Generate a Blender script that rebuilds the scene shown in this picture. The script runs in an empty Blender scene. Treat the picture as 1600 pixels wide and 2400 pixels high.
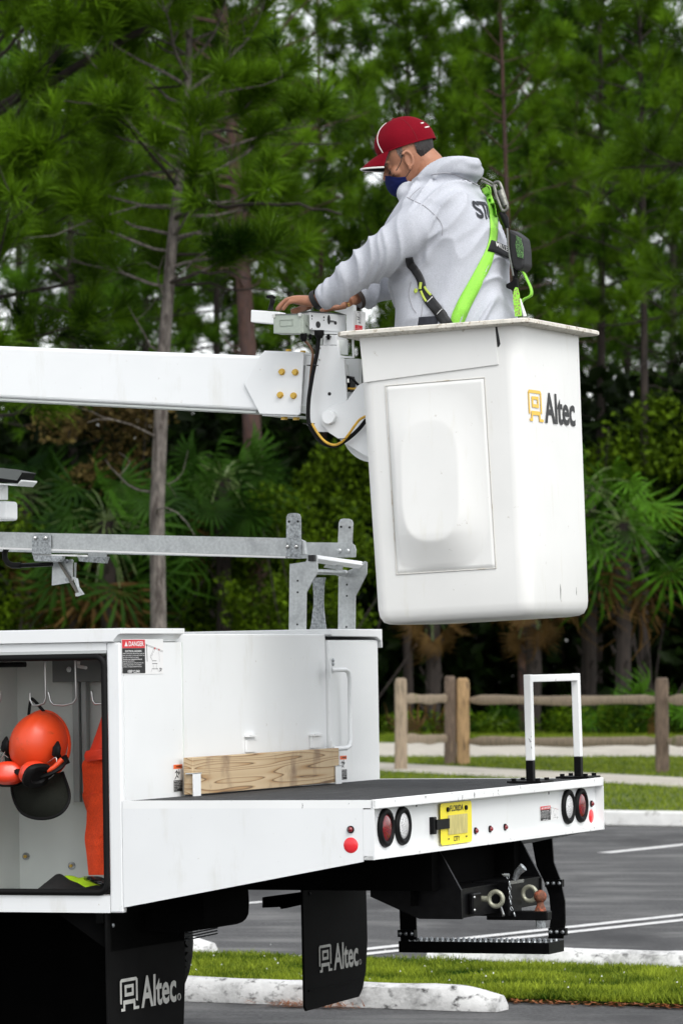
import bpy, bmesh, math, random
import numpy as np
from mathutils import Vector, Matrix, noise
from mathutils.bvhtree import BVHTree

# ------------------------------------------------------------------ camera, world, sun, exposure
scn = bpy.context.scene
COL = scn.collection
FPX = 9500.0                       # focal length in pixels of the 1600x2400 photograph
PITCH = math.atan((1556-1200)/FPX)
CAM = np.array([0, 0, 1.5])
cd = bpy.data.cameras.new('camera')
cam = bpy.data.objects.new('camera', cd)
COL.objects.link(cam)
cam.location = CAM
cam.rotation_euler = (math.pi/2+PITCH, 0, 0)
cd.sensor_fit = 'VERTICAL'; cd.sensor_height = 36; cd.lens = FPX/2400*36
cd.clip_start = 0.5; cd.clip_end = 3000
cd.dof.use_dof = True; cd.dof.focus_distance = 14.3; cd.dof.aperture_fstop = 9
scn.camera = cam

SUN_EL, SUN_AZ = math.radians(50), math.radians(150)      # azimuth clockwise from +Y: behind the camera, to the left
wd = bpy.data.worlds.new('World'); scn.world = wd; wd.use_nodes = True
nt = wd.node_tree; nt.nodes.clear()
sky = nt.nodes.new('ShaderNodeTexSky'); sky.sky_type = 'NISHITA'; sky.sun_disc = False
sky.sun_elevation = SUN_EL; sky.sun_rotation = SUN_AZ; sky.dust_density = 2; sky.air_density = 1.0; sky.ozone_density = 1
hsv = nt.nodes.new('ShaderNodeHueSaturation'); hsv.inputs['Saturation'].default_value = 0.17; hsv.inputs['Value'].default_value = 1.4
bg = nt.nodes.new('ShaderNodeBackground'); bg.inputs['Strength'].default_value = 0.15
wo = nt.nodes.new('ShaderNodeOutputWorld')
nt.links.new(sky.outputs[0], hsv.inputs['Color']); nt.links.new(hsv.outputs[0], bg.inputs[0]); nt.links.new(bg.outputs[0], wo.inputs[0])
sd = bpy.data.lights.new('sun', 'SUN'); sun = bpy.data.objects.new('sun', sd); COL.objects.link(sun)
sd.energy = .85; sd.angle = math.radians(32); sd.color = (1, .98, .95)
sdir = Vector((math.sin(SUN_AZ)*math.cos(SUN_EL), math.cos(SUN_AZ)*math.cos(SUN_EL), math.sin(SUN_EL)))
sun.rotation_euler = sdir.to_track_quat('Z', 'Y').to_euler()
sun.location = (-5, -5, 20)
scn.view_settings.view_transform = 'Standard'; scn.view_settings.look = 'None'
scn.view_settings.gamma = 1; scn.view_settings.use_curve_mapping = False
scn.view_settings.exposure = .53
scn.render.resolution_x = 682; scn.render.resolution_y = 1024

# ------------------------------------------------------------------ surveying helpers
RT = np.array([1., 0, 0]); FW = np.array([0, math.cos(PITCH), math.sin(PITCH)]); UP = np.array([0, -math.sin(PITCH), math.cos(PITCH)])
def ray(px, py): return (px-800)/FPX*RT-(py-1200)/FPX*UP+FW
def at(px, py, Y):                       # world point on the sight line at distance Y
    d = ray(px, py); return CAM+d*(Y/d[1])
# truck frame: x across the truck from its near side, y towards its cab, z up from the deck
_u = ray(4800, 1490); _u /= np.linalg.norm(_u)
_v = ray(-21050, 1920); _v /= np.linalg.norm(_v); _v -= _u*(_u@_v); _v /= np.linalg.norm(_v)
TM = np.stack([_u, _v, np.cross(_u, _v)], 1)
TO = CAM+ray(875, 1876)*13.57
def tw(p): return TO+TM@np.asarray(p, float)
def TP(px, py, ax, val):
    o = TM.T@(CAM-TO); d = TM.T@ray(px, py); i = 'xyz'.index(ax)
    return o+d*((val-o[i])/d[i])
def tmat(p=(0, 0, 0), R=None):
    m = Matrix.Identity(4); A = TM if R is None else TM@R
    for i in range(3):
        for j in range(3): m[i][j] = A[i, j]
        m[i][3] = tw(p)[i]
    return m

# ------------------------------------------------------------------ mesh helpers
class MB:
    def __init__(s): s.v = []; s.f = []
    def add(s, v, f):
        b = len(s.v); s.v += [tuple(map(float, q)) for q in v]; s.f += [[i+b for i in q] for q in f]; return s
    def box(s, a, b):
        (x0, y0, z0), (x1, y1, z1) = [[min(p, q) for p, q in zip(a, b)], [max(p, q) for p, q in zip(a, b)]]
        v = [(x0, y0, z0), (x1, y0, z0), (x1, y1, z0), (x0, y1, z0), (x0, y0, z1), (x1, y0, z1), (x1, y1, z1), (x0, y1, z1)]
        return s.add(v, [(0, 3, 2, 1), (4, 5, 6, 7), (0, 1, 5, 4), (1, 2, 6, 5), (2, 3, 7, 6), (3, 0, 4, 7)])
    def hexa(s, q, off):                 # quad q swept by off
        q = [np.asarray(p, float) for p in q]; off = np.asarray(off, float)
        return s.prism(q, off)
    def prism(s, poly, off):
        poly = [np.asarray(p, float) for p in poly]; off = np.asarray(off, float); n = len(poly)
        nrm = sum((np.cross(poly[i], poly[(i+1) % n]) for i in range(n)), np.zeros(3))
        if nrm@off > 0: poly = poly[::-1]
        v = poly+[p+off for p in poly]
        return s.add(v, [list(range(n)), [2*n-1-i for i in range(n)]]+[[(i+1) % n, i, i+n, (i+1) % n+n] for i in range(n)])
    def tube(s, pts, r, n=8, cap=True, closed=False, flat=1.0, up=(0, 0, 1)):
        P = [np.asarray(p, float) for p in pts]; m = len(P)
        R = [r]*m if np.isscalar(r) else list(r)
        v = []; a = None
        for i in range(m):
            t = (P[(i+1) % m]-P[i-1]) if closed else (P[min(i+1, m-1)]-P[max(i-1, 0)])
            t = t/(np.linalg.norm(t)+1e-12)
            if a is None:
                h = np.asarray(up, float)
                if abs(h@t) > .95: h = np.array([1., 0, 0])
                a = np.cross(t, h)
            a = a-t*(a@t); a /= np.linalg.norm(a)+1e-12; b = np.cross(t, a)
            for k in range(n):
                th = 2*math.pi*k/n; v.append(P[i]+R[i]*(a*math.cos(th)+b*math.sin(th)*flat))
        f = []
        for i in range(m if closed else m-1):
            j = (i+1) % m
            for k in range(n):
                k2 = (k+1) % n; f.append((i*n+k, i*n+k2, j*n+k2, j*n+k))
        if cap and not closed: f += [[k for k in range(n)][::-1], [(m-1)*n+k for k in range(n)]]
        return s.add(v, f)
    def cyl(s, a, b, r, n=16): return s.tube([a, b], r, n)
    def dome(s, c, axis, r, h, n=12, m=4):
        c = np.asarray(c, float); ax = np.asarray(axis, float)/np.linalg.norm(axis)
        pts = [c+ax*(h*math.sin(i/m*math.pi/2)) for i in range(m+1)]; rr = [max(r*math.cos(i/m*math.pi/2), r*.02) for i in range(m+1)]
        return s.tube(pts, rr, n)
    def ring(s, c, axis, R, r, n=28, m=8):
        c = np.asarray(c, float); ax = np.asarray(axis, float)/np.linalg.norm(axis)
        h = np.array([0, 0, 1.]) if abs(ax[2]) < .9 else np.array([1., 0, 0]); a = np.cross(ax, h); a /= np.linalg.norm(a); b = np.cross(ax, a)
        return s.tube([c+R*(a*math.cos(t)+b*math.sin(t)) for t in np.linspace(0, 2*math.pi, n, endpoint=False)], r, m, closed=True, up=ax)
    def sphere(s, c, r, n=16, m=10):
        c = np.asarray(c, float); rr = np.asarray(r if hasattr(r, '__len__') else (r, r, r), float)
        v = []; f = []
        for i in range(m+1):
            ph = math.pi*i/m
            for k in range(n):
                th = 2*math.pi*k/n; v.append(c+rr*np.array([math.sin(ph)*math.cos(th), math.sin(ph)*math.sin(th), math.cos(ph)]))
        for i in range(m):
            for k in range(n): f.append((i*n+k, (i+1)*n+k, (i+1)*n+(k+1) % n, i*n+(k+1) % n))
        return s.add(v, f)
    def loft(s, secs, n=24, cap=True):   # secs: (centre, axisA*ra, axisB*rb[, power])
        v = []
        for q in secs:
            c, A, B = [np.asarray(x, float) for x in q[:3]]; p = q[3] if len(q) > 3 else 2.0
            for k in range(n):
                t = 2*math.pi*k/n; co, si = math.cos(t), math.sin(t)
                v.append(c+A*math.copysign(abs(co)**(2/p), co)+B*math.copysign(abs(si)**(2/p), si))
        m = len(secs); f = [(i*n+k, i*n+(k+1) % n, (i+1)*n+(k+1) % n, (i+1)*n+k) for i in range(m-1) for k in range(n)]
        if cap: f += [[k for k in range(n)][::-1], [(m-1)*n+k for k in range(n)]]
        return s.add(v, f)
    def xf(s, fn): s.v = [tuple(fn(np.array(p))) for p in s.v]; return s

def link(name, me, parent=None, mw=None, label=None):
    o = bpy.data.objects.new(name, me); COL.objects.link(o)
    if parent is not None: o.parent = parent
    if mw is not None: o.matrix_world = mw
    if label: o['label'] = label
    return o
def finish(me, mat, smooth=None):
    me.materials.append(mat)
    if smooth is not None:
        me.polygons.foreach_set('use_smooth', [True]*len(me.polygons)); me.set_sharp_from_angle(angle=math.radians(smooth))
    me.update()
def mesh(name, mb, mat, smooth=None):
    me = bpy.data.meshes.new(name); me.from_pydata(mb.v, [], mb.f)
    bm = bmesh.new(); bm.from_mesh(me); bmesh.ops.remove_doubles(bm, verts=bm.verts, dist=1e-6); bmesh.ops.recalc_face_normals(bm, faces=bm.faces); bm.to_mesh(me); bm.free()
    finish(me, mat, smooth); return me
def tag(o, label, cat, group=None):
    o['label'] = label; o['category'] = cat
    if group: o['group'] = group
    return o
class Thing:
    """an Empty at the thing's base; parts are built in truck (or world) coordinates and stored relative to it"""
    def __init__(s, name, base, label, cat, group=None, frame='truck', R=None):
        s.base = np.asarray(base, float); s.frame = frame
        s.R = np.eye(3) if R is None else R
        e = bpy.data.objects.new(name, None); COL.objects.link(e); e.empty_display_size = .1
        e.matrix_world = tmat(base, R) if frame == 'truck' else Matrix.Translation(Vector(base))
        s.e = e; tag(e, label, cat, group)
    def part(s, name, mb, mat, parent=None, smooth=None, bevel=None, label=None, seg=2):
        m2 = MB(); m2.f = mb.f; B = s.base; Ri = s.R.T
        m2.v = [tuple(Ri@(np.array(p)-B)) for p in mb.v]
        o = link(name, mesh(name, m2, mat, smooth), parent or s.e, label=label)
        if bevel:
            b = o.modifiers.new('bevel', 'BEVEL'); b.width = bevel; b.segments = seg; b.limit_method = 'ANGLE'; b.angle_limit = math.radians(35)
        return o
def single(name, mb, mat, label, cat, group=None, frame='truck', smooth=None, bevel=None, base=None):
    V = np.array(mb.v); base = np.array([V[:, 0].mean(), V[:, 1].mean(), V[:, 2].min()]) if base is None else np.asarray(base, float)
    m2 = MB(); m2.f = mb.f; m2.v = [tuple(p-base) for p in V]
    o = link(name, mesh(name, m2, mat, smooth), mw=tmat(base) if frame == 'truck' else Matrix.Translation(Vector(base)))
    if bevel:
        b = o.modifiers.new('bevel', 'BEVEL'); b.width = bevel; b.segments = 2; b.limit_method = 'ANGLE'
    return tag(o, label, cat, group)

# ------------------------------------------------------------------ materials
def mat(name, col, rough=.5, metal=0, spec=.5, coat=0, nscale=None, namt=.15, bump=0, bscale=200, transl=0, vec='Object', emit=None, stretch=None, detail=4):
    m = bpy.data.materials.new(name); m.use_nodes = True; N = m.node_tree.nodes; L = m.node_tree.links
    p = N['Principled BSDF']; c = (*col, 1)
    p.inputs['Base Color'].default_value = c; p.inputs['Roughness'].default_value = rough; p.inputs['Metallic'].default_value = metal
    p.inputs['Specular IOR Level'].default_value = spec; p.inputs['Coat Weight'].default_value = coat
    tc = N.new('ShaderNodeTexCoord'); mp = N.new('ShaderNodeMapping'); L.new(tc.outputs[vec], mp.inputs[0])
    if stretch: mp.inputs['Scale'].default_value = stretch
    if nscale:
        t = N.new('ShaderNodeTexNoise'); t.inputs['Scale'].default_value = nscale; t.inputs['Detail'].default_value = detail
        L.new(mp.outputs[0], t.inputs[0])
        mr = N.new('ShaderNodeMapRange'); mr.inputs[1].default_value = .3; mr.inputs[2].default_value = .7; mr.inputs[3].default_value = 1-namt; mr.inputs[4].default_value = 1+namt
        L.new(t.outputs[0], mr.inputs[0])
        mx = N.new('ShaderNodeVectorMath'); mx.operation = 'SCALE'; mx.inputs[0].default_value = col; L.new(mr.outputs[0], mx.inputs['Scale'])
        L.new(mx.outputs[0], p.inputs['Base Color'])
    if bump:
        t2 = N.new('ShaderNodeTexNoise'); t2.inputs['Scale'].default_value = bscale; t2.inputs['Detail'].default_value = 3; L.new(mp.outputs[0], t2.inputs[0])
        bp = N.new('ShaderNodeBump'); bp.inputs['Strength'].default_value = bump; bp.inputs['Distance'].default_value = .004; L.new(t2.outputs[0], bp.inputs['Height']); L.new(bp.outputs[0], p.inputs['Normal'])
    return m
def splat(m, col2, scale, lo, hi, detail=6, vec='Object', stretch=None, rough2=None):
    """worn patches of a second colour where a noise is high"""
    N = m.node_tree.nodes; L = m.node_tree.links; p = N['Principled BSDF']
    tc = N.new('ShaderNodeTexCoord'); mp = N.new('ShaderNodeMapping'); L.new(tc.outputs[vec], mp.inputs[0])
    if stretch: mp.inputs['Scale'].default_value = stretch
    t = N.new('ShaderNodeTexNoise'); t.inputs['Scale'].default_value = scale; t.inputs['Detail'].default_value = detail; t.inputs['Roughness'].default_value = .65
    L.new(mp.outputs[0], t.inputs[0])
    mr = N.new('ShaderNodeMapRange'); mr.inputs[1].default_value = lo; mr.inputs[2].default_value = hi; L.new(t.outputs[0], mr.inputs[0])
    mix = N.new('ShaderNodeMix'); mix.data_type = 'RGBA'; L.new(mr.outputs[0], mix.inputs[0])
    i = p.inputs['Base Color']
    if i.is_linked: L.new(i.links[0].from_socket, mix.inputs[6])
    else: mix.inputs[6].default_value = i.default_value
    mix.inputs[7].default_value = (*col2, 1); L.new(mix.outputs[2], i)
    return m
def foliage(name, c1, c2, transl=.35, nscale=.6, rough=.5, attr=True):
    m = bpy.data.materials.new(name); m.use_nodes = True; N = m.node_tree.nodes; L = m.node_tree.links; p = N['Principled BSDF']
    a = N.new('ShaderNodeAttribute'); a.attribute_name = 'tint'
    g = N.new('ShaderNodeNewGeometry'); ns = N.new('ShaderNodeTexNoise'); ns.inputs['Scale'].default_value = nscale; L.new(g.outputs['Position'], ns.inputs[0])
    ad = N.new('ShaderNodeMath'); ad.operation = 'MULTIPLY_ADD'; ad.inputs[1].default_value = .6; L.new(a.outputs['Fac'], ad.inputs[0])
    mr = N.new('ShaderNodeMapRange'); mr.inputs[1].default_value = .35; mr.inputs[2].default_value = .65; mr.inputs[3].default_value = 0; mr.inputs[4].default_value = .4; L.new(ns.outputs[0], mr.inputs[0])
    L.new(mr.outputs[0], ad.inputs[2])
    mix = N.new('ShaderNodeMix'); mix.data_type = 'RGBA'; L.new(ad.outputs[0], mix.inputs[0]); mix.inputs[6].default_value = (*c1, 1); mix.inputs[7].default_value = (*c2, 1)
    L.new(mix.outputs[2], p.inputs['Base Color']); p.inputs['Roughness'].default_value = rough; p.inputs['Specular IOR Level'].default_value = .06
    tr = N.new('ShaderNodeBsdfTranslucent'); L.new(mix.outputs[2], tr.inputs[0])
    ms = N.new('ShaderNodeMixShader'); ms.inputs[0].default_value = transl; L.new(p.outputs[0], ms.inputs[1]); L.new(tr.outputs[0], ms.inputs[2])
    L.new(ms.outputs[0], N['Material Output'].inputs[0]); return m

WHITE = splat(splat(mat('white_paint', (.76, .775, .775), .32, coat=.35, nscale=3, namt=.025, bump=.02, bscale=25), (.40, .37, .31), 34, .68, .78), (.64, .64, .60), 5, .56, .80, detail=8, stretch=(1.5, 1.5, .4))
BUCKETW = splat(mat('white_fibreglass', (.735, .735, .71), .38, coat=.15, nscale=4, namt=.03), (.36, .32, .25), 30, .675, .76)
splat(BUCKETW, (.67, .66, .60), 9, .58, .80, detail=8, stretch=(2.5, 2.5, .35)); RIMW = splat(mat('worn_fibreglass_rim', (.64, .61, .54), .7, nscale=20, namt=.15), (.32, .26, .17), 60, .53, .66)
WHITECHIP = splat(mat('chipped_white_paint', (.80, .81, .80), .4, nscale=3, namt=.03), (.015, .015, .014), 44, .655, .68, detail=8, stretch=(1, 1, .5))
GREYIN = mat('grey_interior_paint', (.62, .65, .62), .45, nscale=5, namt=.05)
DARKPAINT = mat('dark_grey_panel', (.12, .13, .125), .45)
BLACK = mat('black_undercoat', (.0018, .0018, .0018), .8, spec=.04, nscale=8, namt=.3)
BLACKG = mat('black_gloss_steel', (.0025, .0025, .0028), .38, spec=.13, nscale=40, namt=.4, bump=.1, bscale=120)
RUBBER = mat('black_rubber', (.004, .004, .004), .6, spec=.16, bump=.05, bscale=100)
FLAP = mat('mud_flap_rubber', (.004, .004, .004), .7, spec=.08, nscale=6, namt=.35)
GRIP = splat(mat('black_grit_deck', (.016, .017, .018), .75, nscale=260, namt=.8, bump=.8, bscale=420), (.05, .05, .053), 7, .45, .75, stretch=(1, 4, 1))
ALU = splat(mat('aluminium', (.50, .52, .52), .38, metal=.75, nscale=30, namt=.12, stretch=(1, 3, 3)), (.33, .34, .35), 14, .5, .75)
GALV = mat('galvanised_steel', (.36, .38, .39), .42, metal=.8, nscale=110, namt=.45, detail=6)
STEEL = mat('bright_steel', (.6, .6, .58), .22, metal=1)
WIRE = mat('grey_wire_hook', (.5, .5, .49), .3, metal=.9)
GOLD = mat('yellow_zinc_bolt', (.62, .40, .07), .4, metal=.35, nscale=200, namt=.2)
RED = mat('red_lens', (.17, .004, .008), .18, coat=.6, nscale=160, namt=.5)
REDREF = mat('red_reflector', (.75, .02, .03), .3, coat=.4)
CLEAR = mat('clear_lens', (.62, .62, .62), .2, coat=.5, nscale=220, namt=.5, bump=.8, bscale=260)
PLATEY = mat('yellow_plate_paint', (.80, .68, .03), .45)
SMUDGE = mat('beige_patch', (.5, .44, .16), .6, nscale=30, namt=.3, stretch=(6, 1, .6))
PRINTK = mat('black_print', (.008, .008, .008), .5)
PRINTW = mat('white_print', (.75, .75, .74), .5)
PRINTG = mat('grey_print', (.48, .48, .45), .6, nscale=30, namt=.15)
PRINTR = mat('red_print', (.62, .02, .03), .45)
PRINTO = mat('orange_print', (.75, .12, .02), .45)
YELLOWP = mat('golden_yellow_print', (.80, .50, .05), .45)
GREYBOX = mat('grey_enamel_box', (.33, .37, .32), .42, nscale=90, namt=.05, bump=.15, bscale=300)
HOSEY = mat('yellow_hose', (.55, .32, .03), .45, nscale=40, namt=.3)
HOSEB = mat('brown_hose', (.12, .05, .012), .5)
RUST = splat(mat('rusty_steel', (.14, .05, .025), .75, nscale=60, namt=.5, bump=.5, bscale=200), (.30, .07, .03), 50, .5, .6)
CADMIUM = mat('pale_zinc_ring', (.30, .30, .23), .42, metal=.35, nscale=80, namt=.2)
def wood_mat():
    m = mat('pine_plank', (.52, .36, .19), .7, bump=.15, bscale=60, stretch=(.4, 1, 5)); N = m.node_tree.nodes; L = m.node_tree.links; p = N['Principled BSDF']
    tc = N.new('ShaderNodeTexCoord'); mp = N.new('ShaderNodeMapping'); mp.inputs['Scale'].default_value = (.42, 3, 8.0); mp.inputs['Location'].default_value = (.1, 0, .12); L.new(tc.outputs['Object'], mp.inputs[0])
    n1 = N.new('ShaderNodeTexNoise'); n1.inputs['Scale'].default_value = 1.6; n1.inputs['Detail'].default_value = 1.5; L.new(mp.outputs[0], n1.inputs[0])
    ml = N.new('ShaderNodeMath'); ml.operation = 'MULTIPLY'; ml.inputs[1].default_value = 17; L.new(n1.outputs[0], ml.inputs[0])
    fr = N.new('ShaderNodeMath'); fr.operation = 'FRACT'; L.new(ml.outputs[0], fr.inputs[0])
    r = N.new('ShaderNodeValToRGB'); e = r.color_ramp.elements
    e[0].position = 0; e[0].color = (.52, .40, .25, 1); e[1].position = 1; e[1].color = (.52, .40, .25, 1)
    for pos, c in ((.6, (.46, .34, .20, 1)), (.80, (.36, .22, .10, 1)), (.88, (.10, .06, .035, 1)), (.93, (.42, .29, .15, 1))):
        q = e.new(pos); q.color = c
    L.new(fr.outputs[0], r.inputs[0]); L.new(r.outputs[0], p.inputs['Base Color']); return m
PLANK = splat(wood_mat(), (.20, .13, .08), 7, .54, .74, stretch=(1, 1, .6))
POSTW = splat(splat(mat('weathered_timber', (.30, .235, .165), .85, nscale=12, namt=.3, bump=.7, bscale=60, stretch=(4, 4, .5)), (.10, .085, .06), 10, .55, .7, stretch=(3, 3, .4)), (.12, .13, .03), 3, .62, .7)
BROWNP = splat(mat('tan_timber', (.36, .23, .11), .8, nscale=14, namt=.3, bump=.6, bscale=60, stretch=(4, 4, .5)), (.07, .045, .03), 6, .56, .66, stretch=(3, 3, .4))
DARKP = splat(mat('dark_brown_timber', (.12, .085, .06), .85, nscale=14, namt=.4, bump=.6, bscale=60, stretch=(4, 4, .5)), (.30, .22, .15), 6, .6, .72, stretch=(3, 3, .4))

# ------------------------------------------------------------------ lettering
def text_mb(s, w, h, org, ex, ey, nz, off=0.0, bold=.0, thick=.0):
    """flat lettering scaled to w x h, its lower left corner at org, along ex and ey, lifted along nz"""
    cu = bpy.data.curves.new('t', 'FONT'); cu.body = s; cu.offset = bold; cu.resolution_u = 3
    o = bpy.data.objects.new('t', cu); COL.objects.link(o); dg = bpy.context.evaluated_depsgraph_get(); dg.update()
    me = bpy.data.meshes.new_from_object(o.evaluated_get(dg)); bpy.data.objects.remove(o)
    V = np.array([v.co[:] for v in me.vertices]); F = [list(p.vertices) for p in me.polygons]; bpy.data.meshes.remove(me)
    mn = V.min(0); mx = V.max(0); org, ex, ey, nz = [np.asarray(q, float) for q in (org, ex, ey, nz)]
    m = MB(); m.add([org+ex*((v[0]-mn[0])/(mx[0]-mn[0])*w)+ey*((v[1]-mn[1])/(mx[1]-mn[1])*h)+nz*off for v in V], F); return m
def flat(polys, org, ex, ey, nz, off, sx=1, sy=1):
    org, ex, ey, nz = [np.asarray(q, float) for q in (org, ex, ey, nz)]; m = MB()
    for p in polys: m.add([org+ex*(x*sx)+ey*(y*sy)+nz*off for x, y in p], [list(range(len(p)))])
    return m
def rect(x0, y0, x1, y1): return [(x0, y0), (x1, y0), (x1, y1), (x0, y1)]
ICON = [[(0, .24), (.09, .22), (.09, .86), (.13, .90), (.80, .90), (.84, .86), (.84, .28), (.93, .25), (.93, .92), (.85, 1), (.08, 1), (0, .92)],
        rect(.24, .44, .34, .80), rect(.62, .44, .72, .80), rect(.34, .70, .62, .80), rect(.34, .44, .62, .55),
        [(.05, 0), (.26, 0), (.26, .20), (.70, .20), (.70, 0), (1, 0), (1, .09), (.80, .09), (.80, .33), (.16, .33), (.16, .09), (.05, .09)]]
def logo(T, parent, org, ex, ey, nz, w, h, mi, mt, iw=.33, name='maker_logo', reg=True):
    ex = np.asarray(ex, float); ey = np.asarray(ey, float); org = np.asarray(org, float)
    # the C-shaped frame is concave: split it into convex strips
    pcs = [[(0, .24), (.09, .22), (.09, .90), (0, .92)], [(.84, .28), (.93, .25), (.93, .92), (.84, .90)], [(0, .90), (.93, .90), (.93, .93), (.86, 1), (.07, 1), (0, .93)]]+ICON[1:5]
    pcs += [rect(.05, 0, .26, .09), rect(.16, .09, .26, .33), rect(.26, .20, .70, .33), rect(.70, .09, .80, .33), rect(.70, 0, 1, .09)]
    a = T.part(name, flat(pcs, org, ex, ey, nz, .0025, w*iw, h), mi, parent)
    m = text_mb('Altec', w*(1-iw)-w*.04, h*1.0, org+ex*(w*iw+w*.04)-ey*(h*.02), ex, ey, nz, .0025, bold=.023)
    T.part('lettering', m, mt, parent)
    if reg:
        c = org+ex*(w+w*.055)+ey*(h*.12); nn = np.asarray(nz, float)
        T.part('registered_mark', MB().ring(c+nn*.002, nn, w*.025, w*.004, 14, 4), mt, parent)

# ------------------------------------------------------------------ ground, paths, parking lot
rng = np.random.default_rng(7); random.seed(7)
VD = np.array([-.9216, .388]); ND = np.array([.388, .9216])           # along / across the parking rows
def row(s, n): return VD*(-s)+ND*n                                     # s grows to the right
def sheet(name, pts, z, m, kind='structure', th=None):
    mb = MB()
    if th: mb.prism([(x, y, z-th) for x, y in pts], (0, 0, th))
    else: mb.add([(x, y, z) for x, y in pts], [list(range(len(pts)))])
    o = link(name, mesh(name, mb, m)); o['kind'] = kind; return o
def tilted_noise(m, scale, lo, hi, col2, stretch): return splat(m, col2, scale, lo, hi, vec='Object', stretch=stretch)
ASPH = mat('asphalt', (.062, .062, .063), .85, nscale=45, namt=.55, bump=.9, bscale=160, detail=8)
splat(ASPH, (.15, .15, .146), .9, .48, .68, detail=8, stretch=(1, 2.5, 1)); splat(ASPH, (.028, .028, .029), .5, .50, .64, detail=7, stretch=(1.4, .5, 1))
splat(ASPH, (.34, .34, .32), 70, .73, .78, detail=2)
SOIL = splat(mat('forest_soil', (.012, .008, .005), .95, nscale=3, namt=.5), (.03, .018, .009), 2, .5, .7)
TURF = splat(mat('turf_soil', (.06, .085, .018), .95, nscale=25, namt=.5), (.10, .13, .03), 3, .45, .65)
CONC = splat(mat('pale_concrete', (.46, .43, .37), .85, nscale=4, namt=.12, bump=.1), (.36, .33, .28), 1.5, .45, .7, stretch=(1, .4, 1))
LINE = splat(mat('worn_white_line', (.62, .62, .61), .7, nscale=30, namt=.15), (.16, .16, .16), 9, .56, .70, detail=9)
STOPM = splat(splat(mat('painted_concrete_stop', (.66, .66, .65), .75, nscale=12, namt=.15, bump=.7, bscale=60), (.06, .06, .058), 16, .535, .66, detail=10, stretch=(1, 1, 1.6)), (.24, .24, .235), 6, .5, .68, detail=9)
sheet('ground', [(-1500, -300), (1500, -300), (1500, 2500), (-1500, 2500)], -.012, SOIL)
sheet('parking_lot', [row(-60, -12), row(60, -12), row(60, 35.55), row(-60, 35.55)], 0, ASPH)
sheet('grass_island_soil', [row(-30, 16.95), row(30, 16.95), row(30, 18.78), row(-30, 18.78)], .03, TURF, th=.026)
sheet('grass_verge', [row(-60, 35.72), row(60, 35.72), (70, 62), (40, 82), (-45, 82)], .09, TURF, th=.1)
sheet('footpath', [(-45, 61.6), (60, 61.6), (60, 72.5), (-45, 72.5)], .094, CONC)
sheet('side_path', [(-1.3, 61.5), (5.9, 46.7), (7.2, 43.6), (8.4, 39.6), (7.0, 38.9), (5.4, 42.3), (3.2, 47.7), (-2.9, 60.3), (-3.5, 61.5)], .098, CONC)
# kerb of the verge, painted white
mb = MB()
for s in range(-8, 9):
    a, b = row(s*3-1.49, 35.56), row(s*3+1.49, 35.56); c, d = row(s*3+1.49, 35.71), row(s*3-1.49, 35.71)
    mb.prism([(a[0], a[1], .001), (b[0], b[1], .001), (c[0], c[1], .001), (d[0], d[1], .001)], (0, 0, .145))
ke = single('kerb', mb, splat(mat('painted_kerb', (.66, .66, .64), .7, nscale=6, namt=.12), (.30, .29, .27), 8, .55, .7), 'long white painted concrete kerb edging the grass beyond the parking lot', 'kerb', frame='world', bevel=.02)
ke['kind'] = 'structure'
def stripe(a, b, w):
    a = np.array(a); b = np.array(b); d = b-a; L = np.linalg.norm(d); d = d/L; n = np.array([-d[1], d[0]])*w/2; m = int(L/.15); l = []; r = []
    for i in range(m+1):
        p = a+d*L*i/m; l.append(p+n*(1+.08*random.uniform(-1, 1))); r.append(p-n*(1+.08*random.uniform(-1, 1)))
    mb = MB(); mb.add([(q[0], q[1], 0) for q in l+r], [(i, i+m+1, i+m+2, i+1) for i in range(m)]); 
    mb.v = [(x, y, .004) for x, y, z in mb.v]; return mb
for a, b, w in (((-.42, 20.52), (6.5, 31.1), .10), ((-.13, 20.62), (6.9, 31.1), .10), ((2.08, 32.2), (4.6, 37.2), .14), ((-3.6, 20.9), (-.48, 25.62), .10)):
    o = link('painted_line', mesh('painted_line', stripe(a, b, w), LINE)); o['kind'] = 'structure'

def wheel_stop(name, s0, s1, n, h, label, cat='wheel stop', group='white concrete wheel stops'):
    mb = MB(); secs = []
    L = s1-s0; sh = [(0, .55), (.02, .8), (.10, 1), (.5, 1), (.98, 1)]
    ts = np.concatenate([[0, .015, .06], np.linspace(.1, .9, 22), [.94, .985, 1]])
    for t in ts:
        k = min(t, 1-t)*L; tp = min(1, .62+k/.16*.38)
        c = row(s0+L*t, n); w0 = .085*(.8+.2*tp); w1 = .05*tp; hh = h*tp
        r = lambda q: 1+.05*noise.noise(Vector((c[0]*6, c[1]*6, q*3.1)))
        q = []
        for (dn, z, kx) in ((-w0*r(1), 0, 0), (-w0*r(1), hh*.3, 1), (-w1*1.25*r(2), hh*.86*r(5), 2), (-w1*.7, hh*r(3), 3), (w1*.7, hh*r(4), 4), (w1*1.25, hh*.86, 5), (w0, hh*.3, 6), (w0, 0, 7)):
            p = c+ND*dn; q.append((p[0], p[1], z+.002))
        secs.append(q)
    v = [p for q in secs for p in q]; m = 8
    f = [(i*m+k, i*m+(k+1) % m, (i+1)*m+(k+1) % m, (i+1)*m+k) for i in range(len(secs)-1) for k in range(m)]+[list(range(m))[::-1], [(len(secs)-1)*m+k for k in range(m)]]
    mb.add(v, f); return single(name, mb, STOPM, label, cat, group, frame='world', smooth=40)
def S(px, py, n=None):                                                 # position along the rows of a ground point
    d = ray(px, py); t = -CAM[2]/d[2]; p = (CAM+d*t)[:2]; return float(-p@VD), float(p@ND)
sE = S(1183, 2378)[0]-.07
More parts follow.
